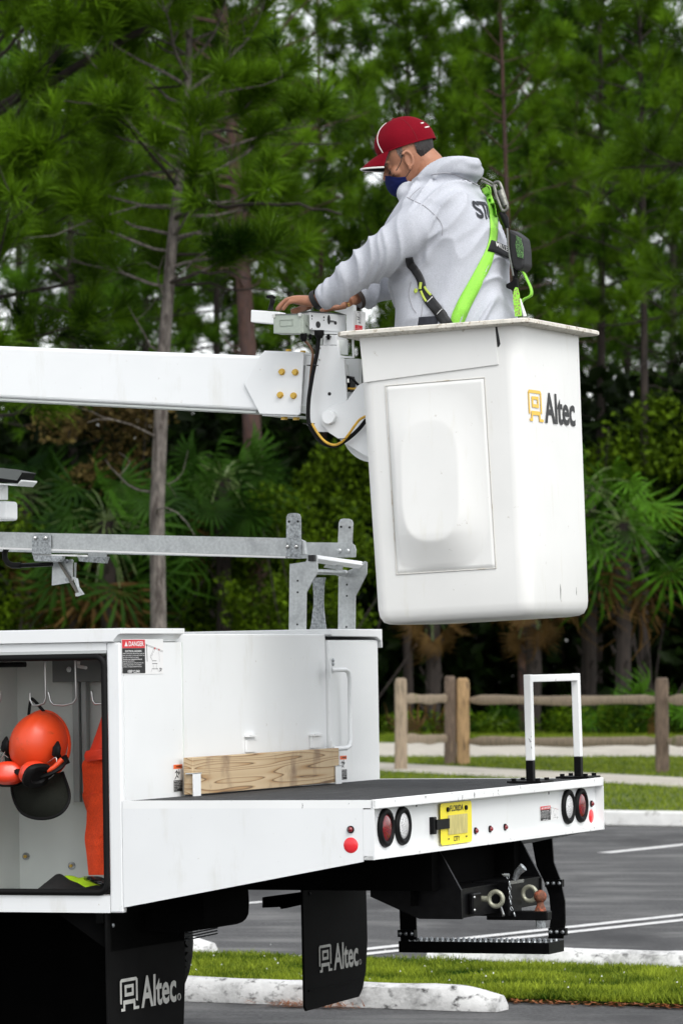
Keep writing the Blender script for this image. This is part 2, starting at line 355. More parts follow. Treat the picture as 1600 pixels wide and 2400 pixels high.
wheel_stop('wheel_stop', sE-1.83, sE, 16.47, .104, 'speckled white wheel stop lying under the rear mud flaps, nearest the camera')
sF = S(968, 2268)[0]
wheel_stop('wheel_stop', sF, sF+1.83, 18.87, .10, 'white wheel stop beyond the grass island, right of the truck step')
sG = S(522, 2240)[0]
wheel_stop('wheel_stop', sG-1.83, sG, 18.92, .11, 'grimy wheel stop whose rounded end shows left of the hanging mud flap')

# ------------------------------------------------------------------ blades, needles, leaves (joined with numpy)
def soup(name, V, F3, m, tint=None, parent=None, loc=None, kind=None, label=None):
    """V (n,3), F3 (k,3) triangles -> mesh object, fast"""
    me = bpy.data.meshes.new(name); V = np.asarray(V, np.float32); F3 = np.asarray(F3, np.int32)
    me.vertices.add(len(V)); me.vertices.foreach_set('co', V.ravel())
    me.loops.add(F3.size); me.loops.foreach_set('vertex_index', F3.ravel())
    me.polygons.add(len(F3)); me.polygons.foreach_set('loop_start', np.arange(0, F3.size, 3, dtype=np.int32)); me.polygons.foreach_set('loop_total', np.full(len(F3), 3, np.int32))
    if tint is not None:
        a = me.attributes.new('tint', 'FLOAT', 'POINT'); a.data.foreach_set('value', np.asarray(tint, np.float32))
    me.materials.append(m); me.update(calc_edges=True)
    o = bpy.data.objects.new(name, me); COL.objects.link(o)
    if parent: o.parent = parent
    if loc is not None: o.location = loc
    if kind: o['kind'] = kind
    if label: o['label'] = label
    return o
def unit(a): return a/(np.linalg.norm(a, axis=-1, keepdims=True)+1e-9)
def blades(P, h, w, lean, tint):
    n = len(P); az = rng.uniform(0, 2*np.pi, n); d = np.stack([np.cos(az), np.sin(az), np.zeros(n)], 1)
    l = unit(np.stack([rng.normal(0, 1, n), rng.normal(0, 1, n), np.zeros(n)], 1))*(h*lean*rng.uniform(0, 1, n))[:, None]
    z = np.zeros((n, 3)); z[:, 2] = h*rng.uniform(.7, 1, n)
    a = P-d*w[:, None]/2; b = P+d*w[:, None]/2; t = P+l+z
    V = np.stack([a, b, t], 1).reshape(-1, 3); return V, np.arange(3*n).reshape(-1, 3), np.repeat(tint, 3)
GRASSM = foliage('grass_blade', (.014, .055, .004), (.36, .44, .04), transl=.35, nscale=2.5)
def grass(name, n, smin, smax, nmin, nmax, z, h, label, w=.010, lean=1.2):
    s = rng.uniform(smin, smax, n); q = rng.uniform(nmin, nmax, n); p = -VD[None]*s[:, None]+ND[None]*q[:, None]
    P = np.column_stack([p, np.full(n, z)])
    cl = np.array([noise.noise(Vector((x*3, y*3, 0))) for x, y in p[:, :2]]) if n < 200000 else np.zeros(n)
    hh = h*(1+.9*cl)*rng.uniform(.5, 1.2, n)
    V, F, T = blades(P, hh, np.full(n, w), lean, np.clip(.4+rng.normal(0, .34, n)+.9*cl, 0, 1))
    o = soup(name, V, F, GRASSM, T, kind='stuff'); o['label'] = label; o['category'] = 'grass'; return o
grass('island_grass', 110000, -9.5, -3.4, 16.96, 18.62, .03, .040, 'bright green rough grass on the strip between the rows of wheel stops')
grass('island_grass', 20000, -9.5, -3.4, 16.90, 17.02, .02, .036, 'ragged grass growing over the near edge of the island')
# far grass in the verge: only where the camera could see it, thinner
n = 90000; X = rng.uniform(-3, 9, n); Y = rng.uniform(38, 61.5, n); ok = (X*ND[0]+Y*ND[1] > 35.75)
d2 = (X-1)*.9+(Y-56.5)*.436; X, Y = X[ok], Y[ok]
def inside(x, y):
    yu = 61.5-(x+1.3)*(14.8/7.2); yl = 60.3-(x+2.9)*(12.6/6.1); return (y < yu) & (y > yl)
k = ~inside(X, Y); X, Y = X[k], Y[k]; P = np.column_stack([X, Y, np.full(len(X), .09)])
V, F, T = blades(P, .055*rng.uniform(.5, 1.3, len(X)), np.full(len(X), .012), 1.2, np.clip(rng.normal(.35, .25, len(X)), 0, 1))
o = soup('verge_grass', V, F, GRASSM, T, kind='stuff'); o['label'] = 'mown grass verge round the split rail fence'; o['category'] = 'grass'
n = 45000; P = np.column_stack([rng.uniform(-6, 11, n), rng.uniform(72.6, 81, n), np.full(n, .09)])
V, F, T = blades(P, .09*rng.uniform(.4, 1.5, n), np.full(n, .016), 1.2, np.clip(rng.normal(.3, .25, n), 0, 1))
o = soup('woodland_edge_grass', V, F, GRASSM, T, kind='stuff'); o['label'] = 'longer grass between the footpath and the wood'; o['category'] = 'grass'
# clover heads, straw and fallen leaves
FLOW = mat('clover_white', (.7, .72, .7), .7)
n = 200; s = rng.uniform(-9.5, -3.4, n); q = rng.uniform(17.0, 18.7, n); p = -VD[None]*s[:, None]+ND[None]*q[:, None]; P = np.column_stack([p, rng.uniform(.06, .095, n)])
V, F, T = blades(P, np.full(n, .009), np.full(n, .009), .5, np.zeros(n)); o = soup('clover_flowers', V, F, FLOW, kind='stuff'); o['label'] = 'tiny white flowers scattered in the island grass'; o['category'] = 'flowers'
STRAW = foliage('fallen_needles', (.14, .035, .012), (.32, .13, .05), transl=.1)
def litter(name, n, cx, cy, sx, sy, L, w, label):
    p = np.array([[cx, cy]])+(-VD[None])*rng.normal(0, sx, n)[:, None]+ND[None]*rng.normal(0, sy, n)[:, None]
    az = rng.uniform(0, np.pi, n); d = np.stack([np.cos(az), np.sin(az), rng.uniform(-.15, .35, n)], 1)*L*rng.uniform(.4, 1, n)[:, None]
    P = np.column_stack([p, rng.uniform(.004, .02, n)]); pr = np.stack([-np.sin(az), np.cos(az), np.zeros(n)], 1)*w
    V = np.stack([P-pr, P+pr, P+d], 1).reshape(-1, 3); V[:, 2] = np.maximum(V[:, 2], .003)
    o = soup(name, V, np.arange(3*n).reshape(-1, 3), STRAW, np.repeat(rng.uniform(0, 1, n), 3), kind='stuff'); o['label'] = label; o['category'] = 'leaf litter'
c = row(S(700, 2366)[0], 16.30); litter('pine_straw', 260, c[0], c[1], .11, .035, .10, .003, 'small heap of reddish pine straw on the asphalt under the mud flap')
c = row(S(1480, 2362)[0], 16.86); litter('fallen_leaves', 500, c[0], c[1], .8, .03, .035, .010, 'brown leaf scraps along the near edge of the grass island')

# ------------------------------------------------------------------ pines
BARKG = splat(mat('grey_pine_bark', (.115, .10, .088), .9, nscale=14, namt=.5, bump=1, bscale=30, stretch=(2, 2, .6)), (.045, .035, .03), 9, .5, .62, stretch=(2, 2, .5))
BARKR = splat(mat('red_brown_pine_bark', (.052, .026, .019), .9, nscale=9, namt=.5, bump=1, bscale=20, stretch=(2, 2, .6)), (.05, .03, .028), 6, .48, .62, stretch=(2, 2, .5))
BARKD = mat('dark_bark', (.022, .016, .013), .95, nscale=6, namt=.5, stretch=(2, 2, .5))
TWIG = mat('dry_twig', (.10, .08, .06), .9, nscale=8, namt=.4)
NEEDLE = foliage('pine_needles', (.002, .014, .001), (.165, .32, .012), transl=.25, nscale=.5)
NEEDLEB = foliage('bluish_pine_needles', (.002, .013, .001), (.12, .27, .014), transl=.22, nscale=.5)
def tuft(nn, L, w, spread=1.25, curve=.3, seed=0):
    r = np.random.default_rng(seed); az = r.uniform(0, 2*np.pi, nn); pol = r.uniform(.12, spread, nn)
    d = np.stack([np.sin(pol)*np.cos(az), np.sin(pol)*np.sin(az), np.cos(pol)], 1); b = np.zeros((nn, 3)); b[:, 2] = r.uniform(-.35, .1, nn)*L
    l = L*r.uniform(.65, 1, nn)[:, None]; s = unit(np.cross(d, r.normal(0, 1, (nn, 3))))*w/2
    mid = b+d*l*.55; tip = b+d*l; tip = tip+np.cross(d, s/w*2)*l*curve*.3
    V = np.stack([b-s*.7, b+s*.7, mid-s, mid+s, tip], 1); idx = np.arange(nn)[:, None]*5
    F = np.concatenate([idx+np.array([[0, 1, 3]]), idx+np.array([[0, 3, 2]]), idx+np.array([[2, 3, 4]])])
    return V.reshape(-1, 3), F
def orient(d):
    """(n,3,3) frames whose third column is d, random spin"""
    d = unit(d); r = unit(np.cross(d, rng.normal(0, 1, d.shape))); return np.stack([r, np.cross(d, r), d], 2)
def scatter(tpls, P, D, S_, tint, droop=0.0):
    Vs = []; Fs = []; Ts = []; b = 0; k = rng.integers(0, len(tpls), len(P)); M = orient(D)
    for j, (tv, tf) in enumerate(tpls):
        i = np.where(k == j)[0]
        if not len(i): continue
        v = np.einsum('nij,mj->nmi', M[i], tv)*S_[i][:, None, None]
        if droop: v[:, :, 2] -= droop*(np.linalg.norm(v[:, :, :2], axis=2)**2)
        v += P[i][:, None, :]; m = len(tv)
        f = (tf[None]+(np.arange(len(i))*m)[:, None, None]).reshape(-1, 3)+b
        Vs.append(v.reshape(-1, 3)); Fs.append(f); Ts.append(np.repeat(tint[i], m)); b += len(i)*m
    return np.concatenate(Vs), np.concatenate(Fs), np.concatenate(Ts)
TNEAR = [tuft(70, 1, .026, 1.25, .3, s) for s in range(5)]
TMID = [tuft(46, 1, .030, 1.4, .3, s+10) for s in range(5)]
TFAR = [tuft(26, 1, .05, 1.5, .3, s+20) for s in range(4)]
def limb(p, d, L, r0, mb, rise=.25, n=6, wob=.12):
    pts = [np.array(p, float)]; d = unit(np.array(d, float)[None])[0]
    for i in range(n):
        d = d+np.array([random.gauss(0, wob), random.gauss(0, wob), random.gauss(0, wob)+rise/n]); d /= np.linalg.norm(d); pts.append(pts[-1]+d*L/n)
    mb.tube(pts, [max(r0*(1-.8*i/n), .003) for i in range(n+1)], 5, cap=False); return pts
def pine(px, Y, label, h=14, r0=.16, zlo=3, zhi=13, L=2.2, tier=.5, per=3, tw=5, tpl=TMID, ts=.34, seed=1, bark=BARKG, leaf=NEEDLE, lean=(0, 0), keep=None, group='pines of the wood', dead=8, name='pine_tree', dens=1.0, twr=.010, path=None, gz=0.0):
    random.seed(seed); X = (px-800)/FPX*Y; base = np.array([X, Y, gz])
    e = bpy.data.objects.new(name, None); COL.objects.link(e); e.location = base; tag(e, label, 'tree', group)
    tr = MB(); 
    if path: ax = [np.array(q, float) for q in path]
    else: ax = [np.array([lean[0]*t*t+.10*math.sin(3*t+seed), lean[1]*t*t, h*t]) for t in np.linspace(0, 1, 12)]
    n = len(ax); tr.tube(ax, [r0*(1.12 if i == 0 else 1-.72*(i/(n-1))**1.2) for i in range(n)], 10, cap=False)
    zs = [a[2] for a in ax]
    def axis(z): return np.array([np.interp(z, zs, [a[0] for a in ax]), np.interp(z, zs, [a[1] for a in ax]), z])
    br = MB(); TPn = []; TD = []; z = zlo; az = random.uniform(0, 6)
    while z < zhi:
        k = (z-zlo)/(zhi-zlo)
        for j in range(per):
            az += 2*math.pi/per+random.gauss(0, .5); ll = L*(.55+.45*math.sin(math.pi*min(1, .25+k*.8)))*random.uniform(.6, 1.15)*(1 if k < .6 else 1-(k-.6))
            d = (math.cos(az), math.sin(az), random.uniform(-.15, .35)+.5*k)
            pts = limb(axis(z+random.uniform(-.1, .1)), d, ll, r0*.22, br, .35)
            for t in range(tw):
                i = random.randint(2, 5); q = pts[i]+(pts[i+1]-pts[i])*random.random(); dd = pts[i+1]-pts[i]; dd = dd/np.linalg.norm(dd)
                dd = dd+np.array([random.gauss(0, .6), random.gauss(0, .6), random.uniform(-.2, .6)]); tl = random.uniform(.2, .55)*min(1.4, ll*.5)
                tp = limb(q, dd, tl, twr, br, .5, 3); TPn.append(tp[-1]); TD.append(tp[-1]-tp[-2]+np.array([0, 0, .03]))
                if random.random() < .6*dens: TPn.append(tp[-2]); TD.append(tp[-1]-tp[-3]+np.array([random.gauss(0, .06), random.gauss(0, .06), .03]))
            TPn.append(pts[-1]); TD.append(pts[-1]-pts[-2])
        z += tier*random.uniform(.7, 1.3)
    for j in range(dead):
        zz = random.uniform(max(1.5, zlo-3.0), zlo+1); az = random.uniform(0, 6.3); p = limb(axis(zz), (math.cos(az), math.sin(az), random.uniform(-.1, .4)), random.uniform(.5, 1.8), r0*.14, br, -.1, 5, .2)
        limb(p[3], (random.gauss(0, 1), random.gauss(0, 1), .2), .5, .006, br, 0, 4, .25)
    def vis(p): return True
    link('trunk', mesh('trunk', tr, bark, smooth=60), e)
    if br.f: link('branches', mesh('branches', br, bark, smooth=60), e)['kind'] = 'stuff'
    P = np.array(TPn); D = np.array(TD)
    if keep is not None:
        q = keep(P+base); P, D = P[q], D[q]
    tint = np.clip(rng.beta(.75, 1.35, len(P)), 0, 1)  # dark-skewed tuft tints: contrast of lit and shaded needles put into the colour
    V, F, T = scatter(tpl, P, D, ts*rng.uniform(.75, 1.2, len(P)), tint, droop=.35 if ts < .5 else .2)
    soup('crown', V, F, leaf, T, parent=e); return e
def clone(e, px, Y, rz, label, sc=1.0, group=None, gz=0.0):
    r = e.copy(); COL.objects.link(r); r.location = ((px-800)/FPX*Y, Y, gz); r.rotation_euler = (0, 0, rz); r.scale = (sc,)*3; r['label'] = label
    if group: r['group'] = group
    for c in e.children:
        k = c.copy(); COL.objects.link(k); k.parent = r
    return r
# the pines in front of the path
hp = lambda px, py, Y: list(at(px, py, Y)-np.array([(385-800)/FPX*43, 43, 0.09]))
def lp(px, py): q = at(px, py, 43)-np.array([(385-800)/FPX*43, 43, .09]); return (q[0], q[1], q[2])
pine(385, 43, 'young pine with a slender pale grey trunk, nearest one left of the bucket', h=9, r0=.092, zlo=5.5, zhi=9.8, L=1.7, tier=.24, per=3, tw=8, tpl=TNEAR, ts=.36, seed=3, bark=BARKG,
     path=[(0, 0, 0), lp(372, 1470), lp(368, 1200), lp(378, 960), lp(386, 800), lp(398, 640), lp(408, 520), lp(425, 380), lp(440, 220), lp(445, 60), lp(450, -200)], group='pines before the path', dead=9, twr=.006, gz=.09)
pine(-150, 44, 'pine left of the frame, its long needled boughs hanging into the upper left', h=11, r0=.14, zlo=4.0, zhi=10.4, L=3.0, tier=.30, per=3, tw=10, tpl=TNEAR, ts=.38, seed=12, group='pines before the path', dead=4, twr=.007, gz=.09, bark=BARKD)
pine(1990, 50, 'pine just out of frame on the right, bright boughs reaching into the upper right', h=13, r0=.15, zlo=5.6, zhi=12.5, L=3.0, tier=.34, per=3, tw=9, tpl=TNEAR, ts=.38, seed=5, group='pines before the path', dead=4, twr=.007, gz=.09, bark=BARKD)
def boughs(e, Y, paths, m):
    b0 = np.array(e.location)
    for pix, ra, rb in paths:
        pts = [np.array(q) for q in [at(a, b, Y+dy)-b0 for a, b, dy in pix]]; out = []
        for i in range(len(pts)-1):
            for t in (0, .33, .66): out.append(pts[i]*(1-t)+pts[i+1]*t+np.array([0, 0, .02*math.sin(i*5+t*9)]))
        out.append(pts[-1]); link('bough', mesh('bough', MB().tube(out, list(np.linspace(ra, rb, len(out))), 7), m, smooth=60), e)
PN = [o for o in bpy.data.objects if o.name.startswith('pine_tree') and o.type == 'EMPTY']
boughs(PN[0], 43, [([(404, 515, 0), (470, 488, -.3), (560, 478, -.6), (700, 480, -.9), (800, 503, -1.2)], .030, .010), ([(392, 600, 0), (480, 592, .2), (600, 602, .3), (700, 582, .5)], .020, .007),
   ([(388, 668, 0), (440, 645, -.2), (520, 634, -.3), (590, 655, -.4)], .024, .008), ([(388, 672, 0), (460, 662, .2), (560, 678, .3), (650, 680, .4)], .020, .007), ([(418, 440, 0), (330, 330, -.4), (250, 250, -.8), (150, 235, -1)], .022, .006),
   ([(430, 330, 0), (520, 300, .4), (640, 340, .6), (800, 336, .8)], .022, .006)], BARKD)
boughs(PN[1], 44, [([(-150, 330, 0), (40, 225, -.4), (130, 185, -.6), (300, 90, -.8), (420, 20, -1), (500, -40, -1.2)], .055, .035), ([(255, 105, -.7), (300, 160, -.7), (330, 220, -.8), (362, 285, -.8)], .036, .018), ([(130, 205, -.6), (230, 208, -.7), (420, 200, -.9), (480, 130, -1)], .022, .008), ([(-150, 520, 0), (-20, 470, -.3), (90, 500, -.5), (210, 440, -.6)], .02, .006)], BARKD)
# edge of the wood
pine(598, 82, 'tall pine with a thick reddish trunk behind the control box', h=19, r0=.24, zlo=9.6, zhi=18, L=3.0, tier=.55, per=3, tw=6, ts=.42, seed=8, bark=BARKR, lean=(-1.0, .5), dead=10)
A = pine(1215, 83, 'slim pine with a bare reddish trunk behind the lineman, right of his back', h=16, r0=.09, zlo=8.2, zhi=15.5, L=2.2, tier=.50, per=3, tw=6, ts=.40, seed=21, bark=BARKR, lean=(-.3, 0), dead=10)
B = pine(1400, 86, 'pine with a thin dark trunk beside the right rim corner of the bucket', h=17, r0=.12, zlo=9.0, zhi=16.5, L=2.5, tier=.52, per=3, tw=6, ts=.42, seed=31, leaf=NEEDLEB, bark=BARKD, dead=10)
Cc = pine(960, 84, 'leafy pine whose crown fills the space above the red cap', h=16, r0=.11, zlo=8.6, zhi=15.5, L=2.6, tier=.40, per=3, tw=7, ts=.40, seed=41, leaf=NEEDLE, bark=BARKD, dead=8)
Dd = pine(160, 85, 'pine with a dark trunk standing behind the white boom, far left', h=15, r0=.13, zlo=6.6, zhi=14.5, L=2.3, tier=.45, per=3, tw=6, ts=.40, seed=51, leaf=NEEDLEB, bark=BARKD, dead=10)
clone(A, 760, 87, 1.2, 'slim pine between the thick red trunk and the hooded man')
clone(B, 345, 90, 2.1, 'dark slim pine seen just left of the pale grey trunk', .95)
clone(Cc, 1500, 84, 2.6, 'leafy pine filling the upper right corner of the picture', 1.0)
clone(Dd, 1120, 92, .7, 'pine behind the hood of the man, low boughs each side', 1.05)
clone(Cc, 500, 93, 4.0, 'leafy pine between the two nearest trunks, high crown', 1.05)
clone(A, 1320, 95, 3.3, 'thin pine above the right side of the bucket rim', 1.1)
clone(B, 40, 94, 5.0, 'pine at the far left edge above the white boom', 1.05)
clone(Dd, 1580, 96, 1.9, 'pine at the far right edge of the picture', 1.1)
gl = 'bare-stemmed pine deep in the wood'
for i, (px, Y) in enumerate([(90, 108), (240, 112), (450, 106), (680, 110), (1060, 112), (1265, 104), (1475, 106), (1370, 118), (560, 120), (850, 118), (1640, 110), (-60, 112), (300, 126), (1180, 124)]):
    clone([A, B, Dd, Cc][i % 4], px, Y, i*1.7, gl, 1.1+.1*(i % 3), group='far pines deep in the wood')

for i in range(26):
    s_ = -1 if i % 2 else 1; px = 800+s_*(980+i*115); clone([A, B, Dd, Cc][i % 4], px, 84+(i*7) % 26, i*1.3, 'pine of the wood well outside the view on the '+('left' if s_ < 0 else 'right'), 1+.1*(i % 3), group='pines flanking the wood')
# ------------------------------------------------------------------ fan palms and shrubs
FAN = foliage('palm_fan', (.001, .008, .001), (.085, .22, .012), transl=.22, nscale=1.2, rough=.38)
FANK = foliage('shaded_palm_fan', (.001, .008, .001), (.040, .105, .008), transl=.2, nscale=1.2, rough=.5)  # darker copy of the palm green: shade put into the leaf colour
FAND = foliage('dry_palm_fan', (.03, .016, .005), (.15, .09, .028), transl=.15, nscale=1.5)
def fan(nb, seed, span=4.3):
    r = np.random.default_rng(seed); V = []; F = []
    for i in range(nb):
        a = -span/2+span*i/(nb-1); L = 1-.25*abs(a)/span*2+r.uniform(-.22, .08); w = .034
        d = np.array([math.cos(a), math.sin(a), 0]); s = np.array([-d[1], d[0], 0])
        pts = [(.06, .3, 0), (.5, 1, .02), (.8, .75, -.07), (1, .06, -.30-.40*r.random())]; b = len(V)
        for (t, ww, dz) in pts:
            for sg in (-1, 0, 1): V.append(d*t*L+s*sg*w*ww*(.5 if t < .1 else 1)+np.array([0, 0, dz*L+(0 if sg == 0 else .018)]))
        for j in range(3):
            for k in range(2):
                q = b+j*3+k; F += [(q, q+1, q+4), (q, q+4, q+3)]
    V = np.array(V); return np.stack([V[:, 1], V[:, 2], V[:, 0]], 1), np.array(F)
FANS = [fan(20, s) for s in range(4)]; FANL = [fan(11, s+9, 3.6) for s in range(4)]
def palm(px, Y, zc, R, nf, label, seed, trunk=True, dry=.15, name='fan_palm', group='fan palms at the edge of the wood', lo=-.5, tpl=None, gz=0.0, fm=None):
    random.seed(seed); X = (px-800)/FPX*Y; e = bpy.data.objects.new(name, None); COL.objects.link(e); e.location = (X, Y, gz); tag(e, label, 'palm', group)
    if trunk:
        tb = MB(); tb.tube([(0, 0, 0), (.05, 0, zc*.5), (0, 0, zc)], [.17, .15, .17], 9)
        for i in range(int(zc*7)):
            z = i/7; a = i*2.4; c = np.array([.15*math.cos(a), .15*math.sin(a), z]); tb.tube([c, c+np.array([.10*math.cos(a), .10*math.sin(a), .16])], [.045, .02], 4)
        link('trunk', mesh('trunk', tb, BARKD), e)
    st = MB(); P = []; D = []; S_ = []; dr = []
    for i in range(nf):
        az = i*2.399+random.gauss(0, .25); t = (i+.5)/nf; el = 1.25-(1.25-lo)*t**.85+random.gauss(0, .1); pl = R*random.uniform(.45, .62)
        d = np.array([math.cos(az)*math.cos(el), math.sin(az)*math.cos(el), math.sin(el)]); p0 = np.array([0, 0, zc]); pts = [p0+d*pl*s+np.array([0, 0, -.22*R*s*s]) for s in (0, .35, .7, 1)]
        st.tube(pts, [.02, .015, .012, .010], 5, cap=False); P.append(pts[-1]); D.append(unit((pts[-1]-pts[-2]+np.array([0, 0, -.12*R]))[None])[0]); S_.append(R*random.uniform(.46, .6)); dr.append(t > 1-dry)
    link('frond_stalks', mesh('frond_stalks', st, mat('frond_stalk', (.10, .15, .04), .5) if 'frond_stalk' not in bpy.data.materials else bpy.data.materials['frond_stalk']), e)
    P = np.array(P); D = np.array(D); S_ = np.array(S_); dr = np.array(dr)
    for nm, k, m in (('fronds', ~dr, fm or FAN), ('dry_fronds', dr, FAND)):
        if k.any():
            V, F, T = scatter(tpl or FANS, P[k], D[k], S_[k], rng.beta(.9, 1.7, k.sum()), droop=.16); soup(nm, V, F, m, T, parent=e)
    return e
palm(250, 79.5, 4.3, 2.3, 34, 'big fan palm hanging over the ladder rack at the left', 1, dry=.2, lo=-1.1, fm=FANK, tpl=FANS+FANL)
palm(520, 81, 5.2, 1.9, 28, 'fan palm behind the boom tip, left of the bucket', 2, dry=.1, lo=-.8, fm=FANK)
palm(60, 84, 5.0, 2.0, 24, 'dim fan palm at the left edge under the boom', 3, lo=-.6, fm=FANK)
palm(1455, 80.5, 4.3, 2.0, 30, 'bright fan palm right of the bucket with drooping fingers', 4, dry=.22, lo=-1.2, tpl=FANL)
palm(1375, 82, 5.1, 1.7, 20, 'fan palm half hidden behind the right side of the bucket', 6, dry=.1, lo=-.7, tpl=FANL)
palm(1245, 80.5, 2.75, 1.0, 16, 'small palm under the bucket with a skirt of tan dead fronds', 7, dry=.8, lo=-1.5)
palm(1010, 81, 2.6, .9, 14, 'little palm hidden under the bucket, dead fronds hanging', 8, dry=.7, lo=-1.5)
palm(1560, 79.5, .5, 1.5, 16, 'low palmetto behind the right fence post', 9, trunk=False, dry=.1, lo=-.1, name='palmetto', group='low palmettos')
palm(1400, 80, .4, 1.2, 14, 'low palmetto behind the fence rails right of the stake frame', 10, trunk=False, dry=.1, lo=-.1, name='palmetto', group='low palmettos')
palm(1150, 80, .3, .9, 12, 'low palmetto left of the stake frame in the dark', 11, trunk=False, dry=.1, lo=-.1, name='palmetto', group='low palmettos')
# heap of dead fronds by the fence
random.seed(4); mb = MB(); V, F, T = scatter(FANL, np.array([[0, 0, .22], [.25, .1, .25], [-.2, .1, .2]]), np.array([[-1, -.1, .12], [1, -.2, .0], [-.6, .2, .35]]), np.array([.75, .7, .6]), np.array([.2, .35, .1]))
o = soup('dead_palm_frond', V, F, FAND, T, loc=tuple(at(985, 1722, 74)*np.array([1, 1, 0])+np.array([0, 0, .1]))); tag(o, 'brown dead palm fronds heaped behind the lower rail at the left fence post', 'dead fronds')
LEAFY = foliage('shrub_leaf', (.002, .012, .001), (.13, .22, .008), transl=.35, nscale=1.6)  # near-black low end: shade beneath the crowns held in the leaf colour
LEAFD = foliage('dark_undergrowth_leaf', (.0015, .004, .001), (.012, .026, .003), transl=.2, nscale=.5)  # near-black green: shade under the tree crowns painted into the leaves
LEAFO = foliage('brownish_leaf', (.04, .025, .010), (.13, .10, .03), transl=.25, nscale=1.2)
def leaft(L=1, seed=0):
    V = np.array([(0, 0, 0), (-.28, .12, .45), (0, 0, .5), (.28, .12, .45), (0, -.05, 1.)])*L; return V, np.array([(0, 2, 1), (0, 3, 2), (1, 2, 4), (2, 3, 4)])
LT = [leaft()]
def cloud(name, n, c, r, size, m, label, cat, group=None, clump=1.1, thr=-.05, kind=None, stems=True, seed=0, shell=.35):
    r_ = np.random.default_rng(seed); P = unit(r_.normal(0, 1, (n*3, 3)))*(r_.uniform(0, 1, (n*3, 1))**shell)*np.array(r); P = P+np.array(c)
    P = P[P[:, 2] > .05]; k = np.array([noise.noise(Vector(p)*clump) for p in P]) > thr; P = P[k][:n]
    D = r_.normal(0, 1, (len(P), 3)); D[:, 2] += .3; V, F, T = scatter(LT, P-np.array([c[0], c[1], 0]), D, size*r_.uniform(.6, 1.3, len(P)), r_.beta(.9, 1.8, len(P)))
    if kind:
        o = soup(name, V, F, m, T, loc=(c[0], c[1], 0), kind=kind); o['label'] = label; o['category'] = cat; return o
    e = bpy.data.objects.new(name, None); COL.objects.link(e); e.location = (c[0], c[1], 0); tag(e, label, cat, group); soup('foliage', V, F, m, T, parent=e)
    if stems:
        random.seed(seed); sb = MB()
        for i in range(6): limb((random.gauss(0, .1), random.gauss(0, .1), 0), (random.gauss(0, .35), random.gauss(0, .35), 1), c[2]+r[2]*.6, .03, sb, .1, 6, .12)
        link('stems', mesh('stems', sb, BARKD), e)
    return e
def wx(px, Y): return (px-800)/FPX*Y
g = 'shrubs at the edge of the wood'
cloud('shrub', 5200, (wx(700, 80), 80, 3.0), (1.6, .9, 2.3), .13, LEAFY, 'broad-leaved shrub with yellow-green leaves left of the bucket', 'shrub', g, seed=1)
cloud('shrub', 3200, (wx(520, 82), 82, 2.2), (1.3, .9, 1.9), .13, LEAFY, 'green shrub between the grey trunk and the rack posts', 'shrub', g, seed=2)
cloud('shrub', 2600, (wx(820, 83), 83, 4.6), (1.3, .9, 1.7), .14, LEAFY, 'taller shrub half hidden behind the elbow of the boom', 'shrub', g, seed=3)
cloud('shrub', 2400, (wx(640, 79.5), 79.5, 1.0), (1.6, .8, 1.0), .13, LEAFO, 'low brownish shrub under the ladder rack', 'shrub', g, seed=4)
cloud('shrub', 2400, (wx(30, 80), 80, 2.6), (1.0, .8, 2.3), .13, LEAFY, 'green shrub at the far left edge', 'shrub', g, seed=5)
cloud('shrub', 2600, (wx(1530, 84), 84, 5.6), (1.5, .9, 1.6), .16, LEAFY, 'green bush at the right edge above the palms', 'shrub', g, seed=6)
cloud('shrub', 1500, (wx(1430, 79.3), 79.3, .3), (1.5, .5, .55), .10, LEAFY, 'low weeds at the foot of the wood, right', 'shrub', g, seed=7, stems=False)
cloud('shrub', 1300, (wx(1030, 79.3), 79.3, .22), (1.6, .5, .4), .10, LEAFY, 'low weeds at the foot of the wood, left', 'shrub', g, seed=8, stems=False)
cloud('shrub', 2000, (wx(250, 83), 83, 6.2), (1.7, .8, 1.2), .14, LEAFO, 'brownish thin shrub just under the boom at the left', 'shrub', g, seed=9)
# dense undergrowth nobody could count
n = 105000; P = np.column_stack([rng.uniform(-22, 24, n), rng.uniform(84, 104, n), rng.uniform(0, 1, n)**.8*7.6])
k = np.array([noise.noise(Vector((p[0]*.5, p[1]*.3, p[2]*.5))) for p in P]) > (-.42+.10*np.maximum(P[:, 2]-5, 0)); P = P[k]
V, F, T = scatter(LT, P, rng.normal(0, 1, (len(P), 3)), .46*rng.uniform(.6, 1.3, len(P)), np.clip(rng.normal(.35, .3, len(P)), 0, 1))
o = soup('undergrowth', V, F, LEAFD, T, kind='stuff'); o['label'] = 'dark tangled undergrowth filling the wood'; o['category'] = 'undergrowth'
# far canopy: many crowns that read as one mass
n = 30000; P = np.column_stack([rng.uniform(-28, 28, n), rng.uniform(102, 130, n), rng.uniform(3.5, 26, n)])
k = np.array([noise.noise(Vector((p[0]*.45, p[1]*.2, p[2]*.45)))+.45*noise.noise(Vector((p[0]*1.3, p[1]*.5, p[2]*1.3))) for p in P]) > (.13-.03*np.clip(P[:, 2]-12, 0, 14)); P = P[k]
V, F, T = scatter(TFAR, P, rng.normal(0, 1, (len(P), 3))+np.array([0, 0, .5]), .62*rng.uniform(.7, 1.3, len(P)), np.clip(rng.normal(.4, .3, len(P)), 0, 1))
o = soup('far_canopy', V, F, NEEDLEB, T, kind='stuff'); o['label'] = 'massed crowns of the wood behind the nearer pines'; o['category'] = 'woodland'

